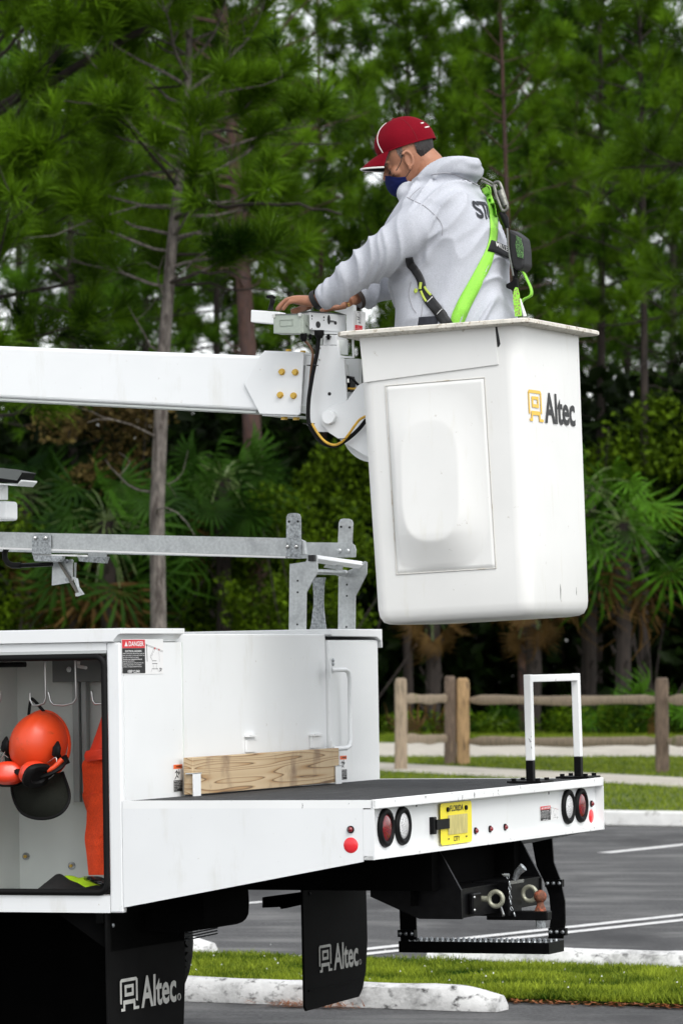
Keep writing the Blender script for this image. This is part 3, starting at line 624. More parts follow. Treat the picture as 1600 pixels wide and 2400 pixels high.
# ------------------------------------------------------------------ split-rail fence
fb = at(928, 1802, 58); fe = bpy.data.objects.new('split_rail_fence', None); COL.objects.link(fe); fe.location = (fb[0], fb[1], .09)
tag(fe, 'weathered split rail wooden fence standing in the grass before the footpath', 'fence')
def fpost(px, pyb, pyt, wpx, m, label=None):
    Y = 14250/(pyb-1556)*(1.41/1.5); b = at(px, pyb, Y); t = at(px, pyt, Y); w = wpx/FPX*Y/2; mb = MB(); secs = []
    for z, s in ((.0, 1.04), (.5, 1), (.93, 1), (.985, .88), (1.0, .62)):
        secs.append((np.array([b[0]-fb[0]+random.gauss(0, .003), Y-fb[1], (t[2]-.09)*z]), np.array([w*s, 0, 0]), np.array([0, w*s, 0]), 3.6))
    mb.loft(secs, 16); return link('post', mesh('post', mb, m, smooth=40), fe, label=label), Y, b[0]
random.seed(3)
o1, Y1, X1 = fpost(939, 1803, 1589, 29, POSTW)
o2, Y2, X2 = fpost(1054, 1792, 1584, 27, DARKP, 'dark stained fence post')
o3, Y3, X3 = fpost(1084, 1792, 1589, 31, BROWNP, 'tan fence post with a rounded top')
o4, Y4, X4 = fpost(1551, 1811, 1588, 32, DARKP, 'dark fence post at the right')
def frail(pxa, Ya, pxb, Yb, py, t, m=POSTW):
    mb = MB(); a = at(pxa, py, Ya); b = at(pxb, py, Yb); b[2] = a[2] if py < 0 else b[2]; secs = []
    for k in np.linspace(0, 1, 14):
        c = a+(b-a)*k-np.array([fb[0], fb[1], .09]); e = .45 if k in (0, 1) else 1; s = t/FPX*58/2
        secs.append((c+np.array([0, 0, .008*math.sin(9*k)]), np.array([0, s*1.0*e, 0]), np.array([0, 0, s*e*(1+.12*math.sin(14*k))]), 2.8))
    mb.loft(secs, 10); link('rail', mesh('rail', mb, m, smooth=40), fe)
for y in (1638, 1732): frail(950, Y1, 1050, Y2, y, 21)
for y in (1641, 1738): frail(1094, Y3, 1548, Y4, y, 21)
for y in (1641, 1738): frail(1556, Y4, 1990, Y4-4.5, y, 22)

# ------------------------------------------------------------------ the bucket truck
X, Y, Z = np.eye(3)
TK = Thing('bucket_truck', (1.17, 1.9, -1.045), 'white utility bucket truck with an open side locker, flat deck, raised white boom and bucket', 'truck')
WID = 2.34; YF = 4.4
def P(px, py, ax, val): return TP(px, py, ax, val)
def slabx(pix, x, dx):                      # outline on the plane x, swept by dx
    return MB().prism([P(a, b, 'x', x) for a, b in pix], (dx, 0, 0))
def slaby(pix, y, dy): return MB().prism([P(a, b, 'y', y) for a, b in pix], (0, dy, 0))
# --- near side body: skin with the locker opening, 3 mm sheet folded into a box
OY0, OY1, OZ0, OZ1 = .985, 1.56, -.326, .519
YB = .934; XI = .50
body = TK.part('body', MB().box((0, YB, -.384), (.03, OY0, .545)), WHITE, bevel=.006)
def bx(name, a, b, m=None, parent=None, bevel=None, label=None, smooth=None): return TK.part(name, MB().box(a, b), m or WHITE, parent, bevel=bevel, label=label, smooth=smooth)
bx('side_skin', (0, OY0, OZ1), (.03, OY1+.06, .545), parent=body)
bx('side_skin', (0, OY0, -.384), (.03, OY1+.06, OZ0), parent=body)
bx('side_skin', (0, OY1, OZ0), (.03, OY1+.06, OZ1), parent=body)
bx('front_lockers', (0, OY1+.062, -.384), (XI, YF, .545), parent=body, bevel=.006)
bx('end_panel', (.03, YB, -.25), (XI, YB+.02, .545), parent=body); bx('end_skirt', (.03, YB, -.384), (XI, YB+.02, -.252), BLACK, parent=body)
bx('inner_panel', (XI-.02, YB+.02, -.384), (XI, OY1+.06, .545), GREYIN, body)
bx('locker_floor', (.03, YB+.02, -.384), (XI-.02, OY1+.06, -.345), GREYIN, body)
bx('locker_roof', (.03, YB+.02, .525), (XI-.02, OY1+.06, .545), GREYIN, body)
bx('locker_wall', (.03, OY1+.02, -.345), (XI-.02, OY1+.06, .525), GREYIN, body)
# cap with a chamfered rear corner
mb = MB(); mb.prism([(-.012, YF, .548), (-.012, YB+.02, .548), (-.012, YB+.02, .551), (-.012, YB-.0, .572), (-.012, YB-.012, .575), (-.012, YB-.012, .594), (-.012, YF, .594)], (XI+.016, 0, 0))
TK.part('cap', mb, WHITE, bevel=.008, seg=3)
# gasket round the opening: rounded black rubber
def rrect(y0, z0, y1, z1, r, x=0, n=5):
    pts = []
    for cy, cz, a0 in ((y1-r, z1-r, 0), (y0+r, z1-r, 90), (y0+r, z0+r, 180), (y1-r, z0+r, 270)):
        for k in range(n+1):
            a = math.radians(a0+90*k/n); pts.append((x, cy+r*math.cos(a), cz+r*math.sin(a)))
    return pts
TK.part('door_gasket', MB().tube(rrect(OY0+.010, OZ0+.012, OY1-.01, OZ1-.022, .03, .000), .0115, 8, closed=True, up=(1, 0, 0)), RUBBER, smooth=60)
FLG = mat('flange_grey', (.45, .47, .46), .4); bx('door_flange', (-.001, OY0+.001, OZ1-.010), (.02, OY1, OZ1-.0005), FLG); bx('door_flange', (-.001, OY0+.001, OZ0+.0005), (.02, OY1, OZ0+.004), FLG)
# locker fittings
lk = bx('hook_rail', (.405, .99, .41), (.42, 1.40, .50), DARKPAINT, bevel=.002)
TK.part('rail_bolt', MB().cyl((.404, 1.33, .455), (.398, 1.33, .455), .010, 12), STEEL, lk)
RLM = mat('grey_rail', (.34, .36, .35), .4); bx('guide_rail', (.44, 1.285, -.02), (.47, 1.305, .42), RLM, bevel=.004); bx('guide_rail', (.44, 1.315, -.02), (.472, 1.34, .42), RLM, bevel=.004)
bx('wall_rail', (.16, OY1-.002, -.34), (.18, OY1+.018, .50), ALU)
bx('wall_rail', (.24, OY1-.004, -.34), (.27, OY1+.018, .52), mat('grey_strip', (.42, .44, .43), .4))
def hook(pix, x=.20, r=.0045, m=WIRE): TK.part('coat_hook', MB().tube([P(a, b, 'x', x) for a, b in pix], r, 7), m, smooth=60)
hook([(106, 1545), (107, 1600), (108, 1636), (104, 1648), (90, 1653), (78, 1653), (71, 1640), (71, 1624)])
hook([(177, 1545), (178, 1590), (180, 1636), (172, 1648), (150, 1653), (127, 1652), (119, 1643), (114, 1622)])
hook([(255, 1647), (240, 1649), (224, 1650), (218, 1642), (215, 1620)], r=.0055)
hook([(-20, 1650), (-4, 1652), (1, 1640), (2, 1622)], r=.006)
TK.part('hook_tip', MB().tube([P(185, 1550, 'x', .30), P(184, 1562, 'x', .30), P(202, 1565, 'x', .25)], .006, 8), PRINTW, smooth=60)
for q in ((62, 2007), (169, 2029)):
    c = P(*q, 'x', XI-.022); w = TK.part('panel_bolt', MB().cyl(c, c-X*.004, .014, 18), GALV); TK.part('bolt_head', MB().cyl(c-X*.004, c-X*.012, .006, 6), GOLD, w)
TK.part('stowed_handle', MB().tube([(.12, 1.62, .475), (.12, 1.36, .475)], .010, 10), BLACKG, smooth=60)
bx('hanger_pin', (.10, 1.00, .015), (.11, 1.04, .020), PRINTW)
# --- front wall between the lockers, far locker
bx('bulkhead', (XI+.004, .947, 0), (1.838, .965, .575), WHITE, bevel=.004)
fl = bx('far_locker', (1.84, YB, -.384), (WID, YF, .552), WHITE, bevel=.006)
mb = MB(); mb.prism([(1.832, YB-.012, .594), (1.832, YB-.012, .573), (1.85, YB-.012, .566), (2.30, YB-.012, .563), (2.33, YB-.012, .552), (2.345, YB-.012, .545), (2.352, YB-.012, .52), (2.358, YB-.012, .52), (2.358, YB-.012, .594)], (0, YF-YB, 0))
TK.part('far_cap', mb, WHITE, fl, bevel=.006)
bx('ledge_hook', (1.06, .925, .195), (1.15, .946, .202), WHITE); bx('ledge_hook', (1.66, .925, .185), (1.76, .946, .192), WHITE)
for x in (1.065, 1.665): bx('ledge_tab', (x+.0, .936, .14), (x+.085 if x < 1.5 else x+.09, .946, .184), WHITE)
bx('corner_shade_strip', (XI, .930, 0), (XI+.004, .936, .545), GREYIN)  # thin grey strip added for the brightness step between locker and bulkhead
# plank brackets
bx('plank_bracket', (.445, .868, 0), (.505, .872, .078), WHITE); bx('bracket_tab', (.445, .868, .078), (.515, .90, .082), ALU)
bx('plank_bracket', (1.735, .868, 0), (1.79, .872, .066), WHITE); bx('bracket_tab', (1.735, .868, .066), (1.80, .90, .070), ALU)
# grab handle on the far locker
gh = TK.part('grab_handle', MB().tube([(1.79, .90, .436), (1.80, .885, .436), (1.88, .885, .436), (1.912, .885, .428), (1.925, .885, .405), (1.925, .885, .165), (1.912, .885, .142), (1.88, .885, .134), (1.80, .885, .134), (1.79, .90, .134)], .0095, 10), WHITE, smooth=60)
for z in (.405, .09):
    bx('handle_plate', (1.772, .90, z), (1.800, .905, z+.075), WHITE, gh)
    for dz in ((.055, .068) if z > .2 else (.012, .03)): TK.part('handle_bolt', MB().dome((1.795, .899, z+dz), -Y, .009, .006, 8, 3), GALV, gh)
# --- deck and tail
bx('deck', (.012, .012, -.012), (WID-.012, YB-.002, -.001), GRIP)
bx('deck_edge', (0, 0, -.026), (.012, YB-.002, .001), WHITECHIP); bx('deck_edge', (WID-.012, 0, -.026), (WID, YB-.002, .001), WHITECHIP)
bx('tail_lip', (0, 0, -.030), (WID, .012, .002), WHITECHIP, bevel=.003)
tb = bx('tailboard', (.006, .034, -.186), (WID-.006, .040, -.030), WHITE); bx('tail_flange', (0, .004, -.199), (WID, .040, -.186), WHITECHIP)
bx('tail_end', (0, .0, -.199), (.006, .04, -.030), WHITE); bx('tail_end', (WID-.006, .0, -.199), (WID, .04, -.030), WHITE)
sp = TK.part('side_panel', MB().prism([(0, .0405, -.026), (0, YB-.001, -.026), (0, YB-.001, -.365), (0, .0405, -.205)], (.006, 0, 0)), WHITE)
TK.part('side_panel', MB().prism([(WID, .0405, -.026), (WID, YB-.001, -.026), (WID, YB-.001, -.365), (WID, .0405, -.205)], (-.006, 0, 0)), WHITE)
bx('side_step', (WID+.0, .62, -.012), (WID+.05, .9, -.004), BLACKG)
# lights
def lamp(x, z, m, nm):
    r = .068; y = .034
    g_ = TK.part('lamp_grommet', MB().ring((x, y-.004, z), Y, r-.013, .0125, 32, 8), RUBBER, smooth=60)
    TK.part('lamp_bezel', MB().cyl((x, y, z), (x, y-.006, z), r-.014, 32), RUBBER, g_)
    TK.part(nm, MB().dome((x, y-.006, z), -Y, r-.021, .010, 28, 4), m, g_, smooth=60, label='red round lamp' if m is RED else 'clear round lamp')
for x, m, nm in ((.175, RED, 'tail_lamp'), (.329, CLEAR, 'reversing_lamp'), (2.010, CLEAR, 'reversing_lamp'), (2.156, RED, 'tail_lamp')): lamp(x, -.099, m, nm)
def marker(c, n): 
    g_ = TK.part('marker_lamp', MB().cyl(c, np.array(c)+np.array(n)*.005, .0125, 18), RUBBER); TK.part('lens', MB().dome(np.array(c)+np.array(n)*.005, n, .0095, .009, 14, 4), RED, g_, smooth=60)
def reflector(c, n): TK.part('reflector', MB().dome(c, n, .0265, .005, 30, 3), REDREF, smooth=50)
for x in (1.03, 1.177, 1.331): marker((x, .034, -.147), -Y)
marker((2.285, .034, -.098), -Y); marker((0, .084, -.097), -X); reflector((2.283, .033, -.146), -Y); reflector((0, .085, -.150), -X)
reflector((.030, .033, -.160), -Y)
for q in ((.47, -.035), (1.81, -.040)): TK.part('drain_hole', MB().cyl((q[0], .034, q[1]), (q[0], .0335, q[1]), .006, 10), PRINTK)
# number plate, 12 x 6 inch
pl_ = TK.part('number_plate', MB().prism([(x, .021, z) for _, x, z in rrect(.664, -.183, .967, -.036, .014)], (0, .002, 0)), PLATEY, bevel=.001)
ex = X; ez = Z; o_ = np.array([.664, .0205, -.183])
TK.part('lettering', text_mb('FLORIDA', .130, .021, o_+X*.088+Z*.116, X, Z, -Y, .001, bold=.012), PRINTK, pl_)
TK.part('lettering', text_mb('CITY', .060, .018, o_+X*.118+Z*.010, X, Z, -Y, .001, bold=.012), PRINTK, pl_)
TK.part('blank_patch', flat([rect(.065, .035, .255, .103)], o_, X, Z, -Y, .0015), SMUDGE, pl_)
for q in ((.062, .124), (.240, .124)): TK.part('plate_bolt', MB().cyl(o_+X*q[0]+Z*q[1], o_+X*q[0]+Z*q[1]-Y*.006, .0085, 12), BLACKG, pl_)
for q in ((.065, .018), (.238, .020)): TK.part('plate_slot', flat([rect(q[0], q[1], q[0]+.012, q[1]+.005)], o_, X, Z, -Y, .001), PRINTK, pl_)
hg = bx('plate_hinge', (.588, .018, -.140), (.618, .034, -.080), BLACKG, bevel=.002); bx('hinge_arm', (.61, .014, -.125), (.732, .019, -.090), BLACKG, hg)
# --- printed warnings
DTXT = ['Death or serious injury will result from contact with', 'boom, unit, vehicle, or vehicle attachments if any', 'part of this unit becomes energized.', 'All workers must understand and follow safe', 'electrical work practices.', 'If any part of the unit is elevated within the', 'minimum approach distance of an energized', 'conductor, all unauthorized personnel must']
def seg(a, b, w): a = np.array(a, float); b = np.array(b, float); d = b-a; n = np.array([-d[1], d[0]])/np.linalg.norm(d)*w/2; return [tuple(a-n), tuple(b-n), tuple(b+n), tuple(a+n)]
def figure(s=1, ox=0, oy=0): return [[(ox+s*x, oy+s*y) for x, y in p] for p in (seg((0, 0), (.3, .25), .08), seg((.3, .25), (.55, .1), .09), seg((.3, .25), (.3, .6), .10), seg((.3, .55), (.62, .3), .07), seg((.3, .55), (.05, .42), .07), rect(.62, .36, .74, .50))]
def danger(org, w, h, nm='danger_sign'):
    org = np.array(org, float); n = -Y; b = TK.part(nm, flat([rect(0, 0, w, h)], org, X, Z, n, .0012), PRINTW)
    L = w*.555
    TK.part('black_field', flat([rect(.004, .004*h/.13, L, h*.745)], org, X, Z, n, .0018), PRINTK, b)
    TK.part('red_field', flat([rect(.004, h*.75, L, h*.985)], org, X, Z, n, .0018), PRINTR, b)
    TK.part('lettering', text_mb('DANGER', L*.64, h*.14, org+X*L*.30+Z*h*.80, X, Z, n, .0024, bold=.02), PRINTW, b)
    TK.part('hazard_triangle', flat([[(L*.11, h*.80), (L*.26, h*.80), (L*.185, h*.945)]], org, X, Z, n, .0024), PRINTW, b)
    TK.part('lettering', text_mb('ELECTRICAL HAZARDS', L*.70, h*.055, org+X*L*.14+Z*h*.635, X, Z, n, .0024, bold=.02), PRINTW, b)
    for i, s_ in enumerate(DTXT): TK.part('lettering', text_mb(s_, L*.93*min(1, len(s_)/50+.02), h*.040, org+X*L*.04+Z*h*(.575-.054*i), X, Z, n, .0024, bold=.01), PRINTW, b)
    TK.part('lettering', text_mb('KEEP CLEAR', L*.52, h*.075, org+X*L*.24+Z*h*.05, X, Z, n, .0024, bold=.02), PRINTW, b)
    D = [seg((.06, .82), (.12, .82), .02), seg((.0, .87), (.98, .66), .006), seg((.0, .84), (.98, .63), .006), seg((.09, .86), (.11, .36), .024), seg((.5, .75), (.28, .50), .007), seg((.28, .50), (.42, .36), .007), seg((.55, .72), (.33, .5), .007)]
    D += [seg((.40, .38), (.62, .38), .012), seg((.43, .3), (.44, .16), .007), seg((.60, .3), (.61, .16), .007), seg((.38, .30), (.66, .30), .014), seg((.36, .15), (.68, .15), .014), seg((.36, .15), (.32, .06), .007), seg((.68, .15), (.72, .06), .007), seg((.75, .7), (.78, .35), .006)]
    D += figure(.2, .76, .06)
    TK.part('drawing', flat([[(L+(w-L)*x, h*y) for x, y in p] for p in D], org, X, Z, n, .0018), PRINTK, b)
    TK.part('red_dots', flat([[(L+(w-L)*(cx+.03*math.cos(t)), h*(cy+.03*math.sin(t))) for t in np.linspace(0, 6.28, 9)[:-1]] for cx, cy in ((.54, .74), (.76, .70))], org, X, Z, n, .002), PRINTR, b)
danger((.012, YB, .434), .335, .122)
danger((1.707, .034, -.142), .205, .056)
def warn(org, w, h):
    org = np.array(org, float); n = -Y; b = TK.part('warning_sticker', flat([rect(0, 0, w, h)], org, X, Z, n, .0012), PRINTW)
    TK.part('orange_field', flat([rect(.003, h*.84, w-.003, h*.99)], org, X, Z, n, .0018), PRINTO, b)
    TK.part('lettering', text_mb('WARNING', w*.62, h*.08, org+X*w*.3+Z*h*.875, X, Z, n, .0024, bold=.02), PRINTK, b)
    TK.part('black_field', flat([rect(.003, h*.02, w-.003, h*.43)], org, X, Z, n, .0018), PRINTK, b)
    for i, s_ in enumerate(['PERSONAL INJURY', 'can result from', 'falling off the deck', 'Stay back from', 'the edge at all', 'times']): TK.part('lettering', text_mb(s_, w*min(.86, .06*len(s_)), h*.036, org+X*w*.07+Z*h*(.37-.06*i), X, Z, n, .0024, bold=.01), PRINTW, b)
    TK.part('drawing', flat([[(w*(.12+.8*x), h*(.44+.62*y)) for x, y in p] for p in figure(.9, .05, .03)+[seg((.55, .62), (.55, .25), .06)]], org, X, Z, n, .0018), PRINTK, b)
warn((.413, YB, .015), .078, .098); warn((1.925, YB, .008), .072, .095)
# --- under the body
bx('frame_rail', (.72, .08, -.345), (.79, YF, -.20), BLACK); bx('frame_rail', (1.55, .08, -.345), (1.62, YF, -.20), BLACK)
for y in (.12, .75, 1.4): bx('cross_member', (.51 if y > 1 else .02, y, -.20), (WID-(.51 if y > 1 else .02), y+.06, -.06), BLACK)
bx('deck_underside', (.02, .045, -.06), (WID-.02, YB, -.03), BLACK)
TK.part('wheel_arch', MB().prism([(.03, 1.0, -.39), (.03, 3.0, -.39), (.03, 3.0, -.52), (.03, 2.9, -.39-.001), (.03, 1.2, -.391), (.03, 1.0, -.52)], (.6, 0, 0)), BLACK)
bx('arch_liner', (.58, 1.02, -.96), (.60, 3.3, -.39), BLACK)
def wheel(x0, cy=2.12, r=.40):
    w = TK.part('tyre', MB().loft([((x0+dx, cy, -1.045+r), np.array([0, rr, 0]), np.array([0, 0, rr])) for dx, rr in ((0, r*.55), (.01, r*.90), (.035, r*.985), (.06, r), (.18, r), (.205, r*.985), (.23, r*.90), (.24, r*.55))], 40), RUBBER, smooth=30)
    tr = MB()
    for k in range(44):
        a = 2*math.pi*k/44; c, s = math.cos(a), math.sin(a)
        for dx in (.045, .125): 
            q = [(x0+dx, cy+(r-.004)*c, -1.045+r+(r-.004)*s)]; tr.loft([((x0+dx, cy+rr*c, -1.045+r+rr*s), np.array([0, -.020*s, .020*c]), np.array([.035, 0, 0]), 6) for rr in (r-.004, r+.010)], 4)
    o = TK.part('tread_blocks', tr, RUBBER, w); o['kind'] = 'stuff'
    TK.part('rim', MB().loft([((x0-.002, cy, -1.045+r), np.array([0, rr, 0]), np.array([0, 0, rr])) for rr in (r*.54,)]+[((x0+.05, cy, -1.045+r), np.array([0, rr, 0]), np.array([0, 0, rr])) for rr in (r*.5,)]+[((x0+.03, cy, -1.045+r), np.array([0, .05, 0]), np.array([0, 0, .05]))], 30), mat('dark_rim', (.02, .02, .02), .5) if 'dark_rim' not in bpy.data.materials else bpy.data.materials['dark_rim'], w, smooth=40)
for x in (.04, .33, 1.78, 2.06): wheel(x)
wh = TK.part('axle', MB().cyl((.3, 2.12, -.645), (2.0, 2.12, -.645), .06, 12), BLACK)
TK.part('differential', MB().sphere((1.17, 2.12, -.645), (.16, .18, .17)), BLACK, smooth=60)
# mud flaps
def mudflap(x0, x1, zt, zb, nm='mud_flap', cz=.0):
    pts = [(x0, 1.0, zt), (x1, 1.0, zt), (x1+.006, 1.0, zt-.25), (x1-.015, 1.0, zb+.10), (x1-.05, 1.0, zb+.03), (x1-.09, 1.0, zb), (x0+.02, 1.0, zb-.012), (x0+.005, 1.0, zb+.005)]
    return TK.part(nm, MB().prism(pts, (0, .010, 0)), FLAP, bevel=.003)
f1 = mudflap(.004, .63, -.385, -.93); f2 = mudflap(1.70, 2.335, -.39, -.855)
TK.part('flap_rib', MB().box((1.74, .996, -.795), (2.27, 1.0, -.787)), FLAP, f2)
for x in (.05, .32, .6): TK.part('flap_bolt', MB().dome((x, .999, -.43), -Y, .008, .006, 8, 3), GALV, f1)
for x in (1.76, 2.05, 2.3): TK.part('flap_bolt', MB().dome((x, .999, -.42), -Y, .008, .006, 8, 3), BLACKG, f2)
o1_ = P(281, 2366, 'y', .999); q1_ = P(399, 2341, 'y', .999)
logo(TK, f1, (o1_[0], .999, q1_[2]-.012), X, Z, -Y, .455, .112, PRINTG, PRINTG)
o2_ = P(747, 2281, 'y', .999); q2_ = P(838, 2262, 'y', .999)
logo(TK, f2, (o2_[0], .999, (o2_[2]+q2_[2])/2), X, Z, -Y, q2_[0]-o2_[0], .104, PRINTG, PRINTG)
bx('flap_bar', (1.70, .985, -.40), (2.34, 1.03, -.36), BLACK); bx('flap_bar', (.0, 1.012, -.42), (.65, 1.04, -.385), BLACK)
TK.part('flap_arm', slabx([(614, 2103), (724, 2088), (724, 2116), (657, 2131), (656, 2126), (614, 2128)], 1.80, .06), BLACK, bevel=.003)
TK.part('tank', MB().loft([((xx, .925, -.385), np.array([0, .165, 0])*s, np.array([0, 0, .085])*s, 4) for xx, s in ((.30, .96), (.32, 1), (.66, 1), (.68, .96))], 24), BLACK, smooth=40)
sp_ = MB()
for i in range(4): sp_.tube([(.70, 1.9, -.62+.014*i), (.70, 1.4, -.60+.010*i), (.70, .90, -.50+.010*i)], .0035, 5, flat=.8)
TK.part('leaf_spring', sp_, GALV, smooth=50)['kind'] = 'stuff'
# hitch: two cheek plates, cross tube, receiver
def cheek(x, nm='hitch_cheek'):
    return TK.part(nm, MB().prism([(x, .34, -.20), (x, .08, -.20), (x, .055, -.24), (x, -.005, -.345), (x, -.007, -.447), (x, .155, -.447), (x, .34, -.37)], (.012, 0, 0)), BLACKG)
hc = cheek(.78); cheek(1.60)
ht = bx('hitch_plate', (.792, .0, -.445), (1.60, .012, -.345), BLACKG, bevel=.002); bx('hitch_shelf', (.792, -.003, -.347), (1.60, .15, -.341), BLACKG)
bx('recess_panel', (.74, .16, -.40), (1.60, .17, -.05), BLACK)
rc = bx('receiver', (1.155, -.045, -.46), (1.285, .10, -.335), BLACKG, bevel=.004); bx('receiver_lip', (1.148, -.052, -.345), (1.292, -.045, -.333), STEEL, rc)
def eye(px, py, x):
    c = P(px, py, 'x', x); c[0] = x; e_ = TK.part('tow_eye', MB().ring(c, X, .026, .0085, 30, 10), CADMIUM, smooth=60); TK.part('shank', MB().cyl(c+Y*.030, c+Y*.060, .011, 12), CADMIUM, e_, smooth=60)
eye(1161, 2107, .99); eye(1240, 2095, 1.33)
sk = bx('trailer_socket', (.86, -.02, -.435), (.945, 0, -.36), BLACKG, bevel=.006)
for q in ((.87, -.375), (.87, -.42)): TK.part('socket_bolt', MB().dome((q[0], -.02, q[1]), -Y, .006, .005, 8, 3), STEEL, sk)
bc = P(1265, 2101, 'x', 1.22); by = bc[1]; bz = bc[2]
bm_ = bx('ball_mount', (1.195, by-.035, bz-.085), (1.245, .06, bz-.052), BLACKG, bevel=.004)
tbp = TK.part('tow_ball', MB().sphere((1.22, by, bz), .0235, 20, 12).tube([(1.22, by, bz-.018), (1.22, by, bz-.026), (1.22, by, bz-.045), (1.22, by, bz-.053)], [.013, .012, .019, .022], 16), RUST, smooth=50)
TK.part('ball_nut', MB().cyl((1.22, by, bz-.112), (1.22, by, bz-.086), .019, 6), GALV, tbp)
TK.part('hitch_pin', MB().tube([(1.15, -.02, bz-.02), (1.10, -.03, bz-.03), (1.08, -.05, bz-.06)], .006, 8), STEEL, smooth=60)
TK.part('air_coupling', MB().tube([P(1205, 2062, 'x', 1.2), P(1212, 2045, 'x', 1.2), P(1226, 2032, 'x', 1.2)], [.010, .013, .016], 10).sphere(P(1222, 2036, 'x', 1.2), .013, 10, 6), GALV, smooth=60)
ch = [P(a, b, 'x', 1.05) for a, b in ((1180, 2051), (1189, 2055), (1193, 2070), (1194, 2092), (1196, 2115), (1198, 2130), (1205, 2143), (1208, 2160))]
cl = []; 
for i in range(len(ch)-1):
    L_ = np.linalg.norm(ch[i+1]-ch[i]); k = max(1, int(L_/.012))
    for j in range(k): cl.append(ch[i]+(ch[i+1]-ch[i])*j/k)
cp = TK.part('safety_chain', MB().cyl(ch[0]-Y*.02, ch[0], .006, 8), GALV)
for i, c in enumerate(cl[:-1]):
    d = cl[i+1]-c; d /= np.linalg.norm(d)+1e-9; a = np.cross(d, X); a = a/np.linalg.norm(a) if i % 2 else X
    pts = [c+d*(.0075*math.cos(t))+a*(.0042*math.sin(t)) for t in np.linspace(0, 2*math.pi, 12, endpoint=False)]
    TK.part('chain_link', MB().tube(pts, .0016, 5, closed=True, up=np.cross(d, a)), GALV, cp)
# hanging step on the far side
SX0, SX1 = 2.17, 2.34
qa = P(934, 2235, 'x', SX0); qb = P(1286, 2234, 'x', SX0); zb = (qa[2]+qb[2])/2; zt = zb+.044
st = bx('hanging_step', (SX0, qb[1], zb), (SX0+.010, qa[1], zt), BLACKG); bx('step_edge', (SX1-.01, qb[1], zb), (SX1, qa[1], zt), BLACKG, st)
bx('step_edge', (SX0+.01, qb[1], zb), (SX1-.01, qb[1]+.008, zt), BLACKG, st); bx('step_edge', (SX0+.01, qa[1]-.008, zb), (SX1-.01, qa[1], zt), BLACKG, st)
tr = MB(); ny = 26
for i in range(ny):
    y0 = qb[1]+.03+(qa[1]-qb[1]-.06)*i/(ny-1)
    for j in range(5):
        xx = SX0+.025+.03*j; tr.dome((xx, y0+(.006 if j % 2 else -.006), zt-.004), Z, .0085, .012, 7, 2)
t_ = TK.part('tread_buttons', tr, GALV, st); t_['kind'] = 'stuff'
bx('tread_plate', (SX0+.01, qb[1]+.01, zt-.014), (SX1-.01, qa[1]-.01, zt-.004), BLACKG, st)
def strap_leg(ypx, xx):
    pts = []
    L1 = P(ypx[0][0], ypx[0][1], 'x', xx)
    return [P(a, b, 'x', xx) for a, b in ypx]
l1 = strap_leg([(938, 2205), (934, 2090), (972, 2090), (976, 2205)], SX0+.02); TK.part('step_leg', MB().prism(l1, (.008, 0, 0)), BLACKG, st)
l2 = strap_leg([(1283, 2200), (1290, 2150), (1286, 2100), (1272, 2062), (1256, 2030), (1246, 1975), (1292, 1965), (1296, 2020), (1312, 2062), (1322, 2110), (1323, 2160), (1318, 2200)], SX0+.02); TK.part('step_leg', MB().prism(l2, (.01, 0, 0)), BLACKG, st)
for (a, b) in ((952, 2188), (1305, 2184), (1297, 2070)):
    c = P(a, b, 'x', SX0); bl = TK.part('clamp', MB().box(c+np.array([-.006, -.035, -.014]), c+np.array([.02, .035, .014])), BLACKG, st)
    m_ = MB()
    for k in (-.024, 0, .024): m_.dome(c+np.array([-.006, k, 0]), -X, .008, .010, 8, 3)
    TK.part('clamp_bolts', m_, GALV, st)['kind'] = 'stuff'
TK.part('side_marker_plate', MB().prism([(2.3, .93, -.385), (2.3, .70, -.385), (2.3, .70, -.43), (2.3, .90, -.435)], (.01, 0, 0)), WHITE)
# --- removable stake frame on the deck, square tube
def fr(px): return P(px[0], px[1], 'y', .10)
bA = fr((1243, 1829)); bB = fr((1355, 1818)); tA = fr((1237, 1592)); tB = fr((1348, 1589)); hw = .0145
def sq(a, b, m, parent=None, nm='upright', w=hw):
    a = np.array(a); b = np.array(b)
    return TK.part(nm, MB().loft([(a, X*w*1.25, Y*w, 12), (b, X*w*1.25, Y*w, 12)], 4) if False else MB().prism([a+X*w-Y*w, a+X*w+Y*w, a-X*w+Y*w, a-X*w-Y*w], b-a), m, parent, bevel=.003)
zA = .083; sf = sq((bA[0], .1, .006), (bA[0]-.001, .1, zA), BLACKG, nm='stake_frame')
kA = (tA-bA); kA[1] = 0; kB = (tB-bB); kB[1] = 0; zt_ = (tA[2]+tB[2])/2
topA = np.array([tA[0], .1, zt_+.018]); topB = np.array([tB[0], .1, zt_+.018])
sq((bA[0], .1, zA), topA, WHITECHIP, sf); sq((bB[0], .1, .006), (bB[0], .1, zA), BLACKG, sf); sq((bB[0], .1, zA), topB, WHITECHIP, sf)
TK.part('top_bar', MB().box((topA[0]+hw, .1-hw*.95, topA[2]-2*hw), (topB[0]-hw, .1+hw*.95, topA[2]-.001)), WHITECHIP, sf, bevel=.003)
for b_ in (bA, bB):
    bpn = bx('base_plate', (b_[0]-.07, .035, .001), (b_[0]+.07, .17, .008), BLACKG, sf)
    for dx, dy in ((-.05, -.045), (.05, -.045), (-.05, .05), (.05, .05)): TK.part('base_bolt', MB().cyl((b_[0]+dx, .1+dy, .008), (b_[0]+dx, .1+dy, .018), .010, 6), BLACKG, sf)
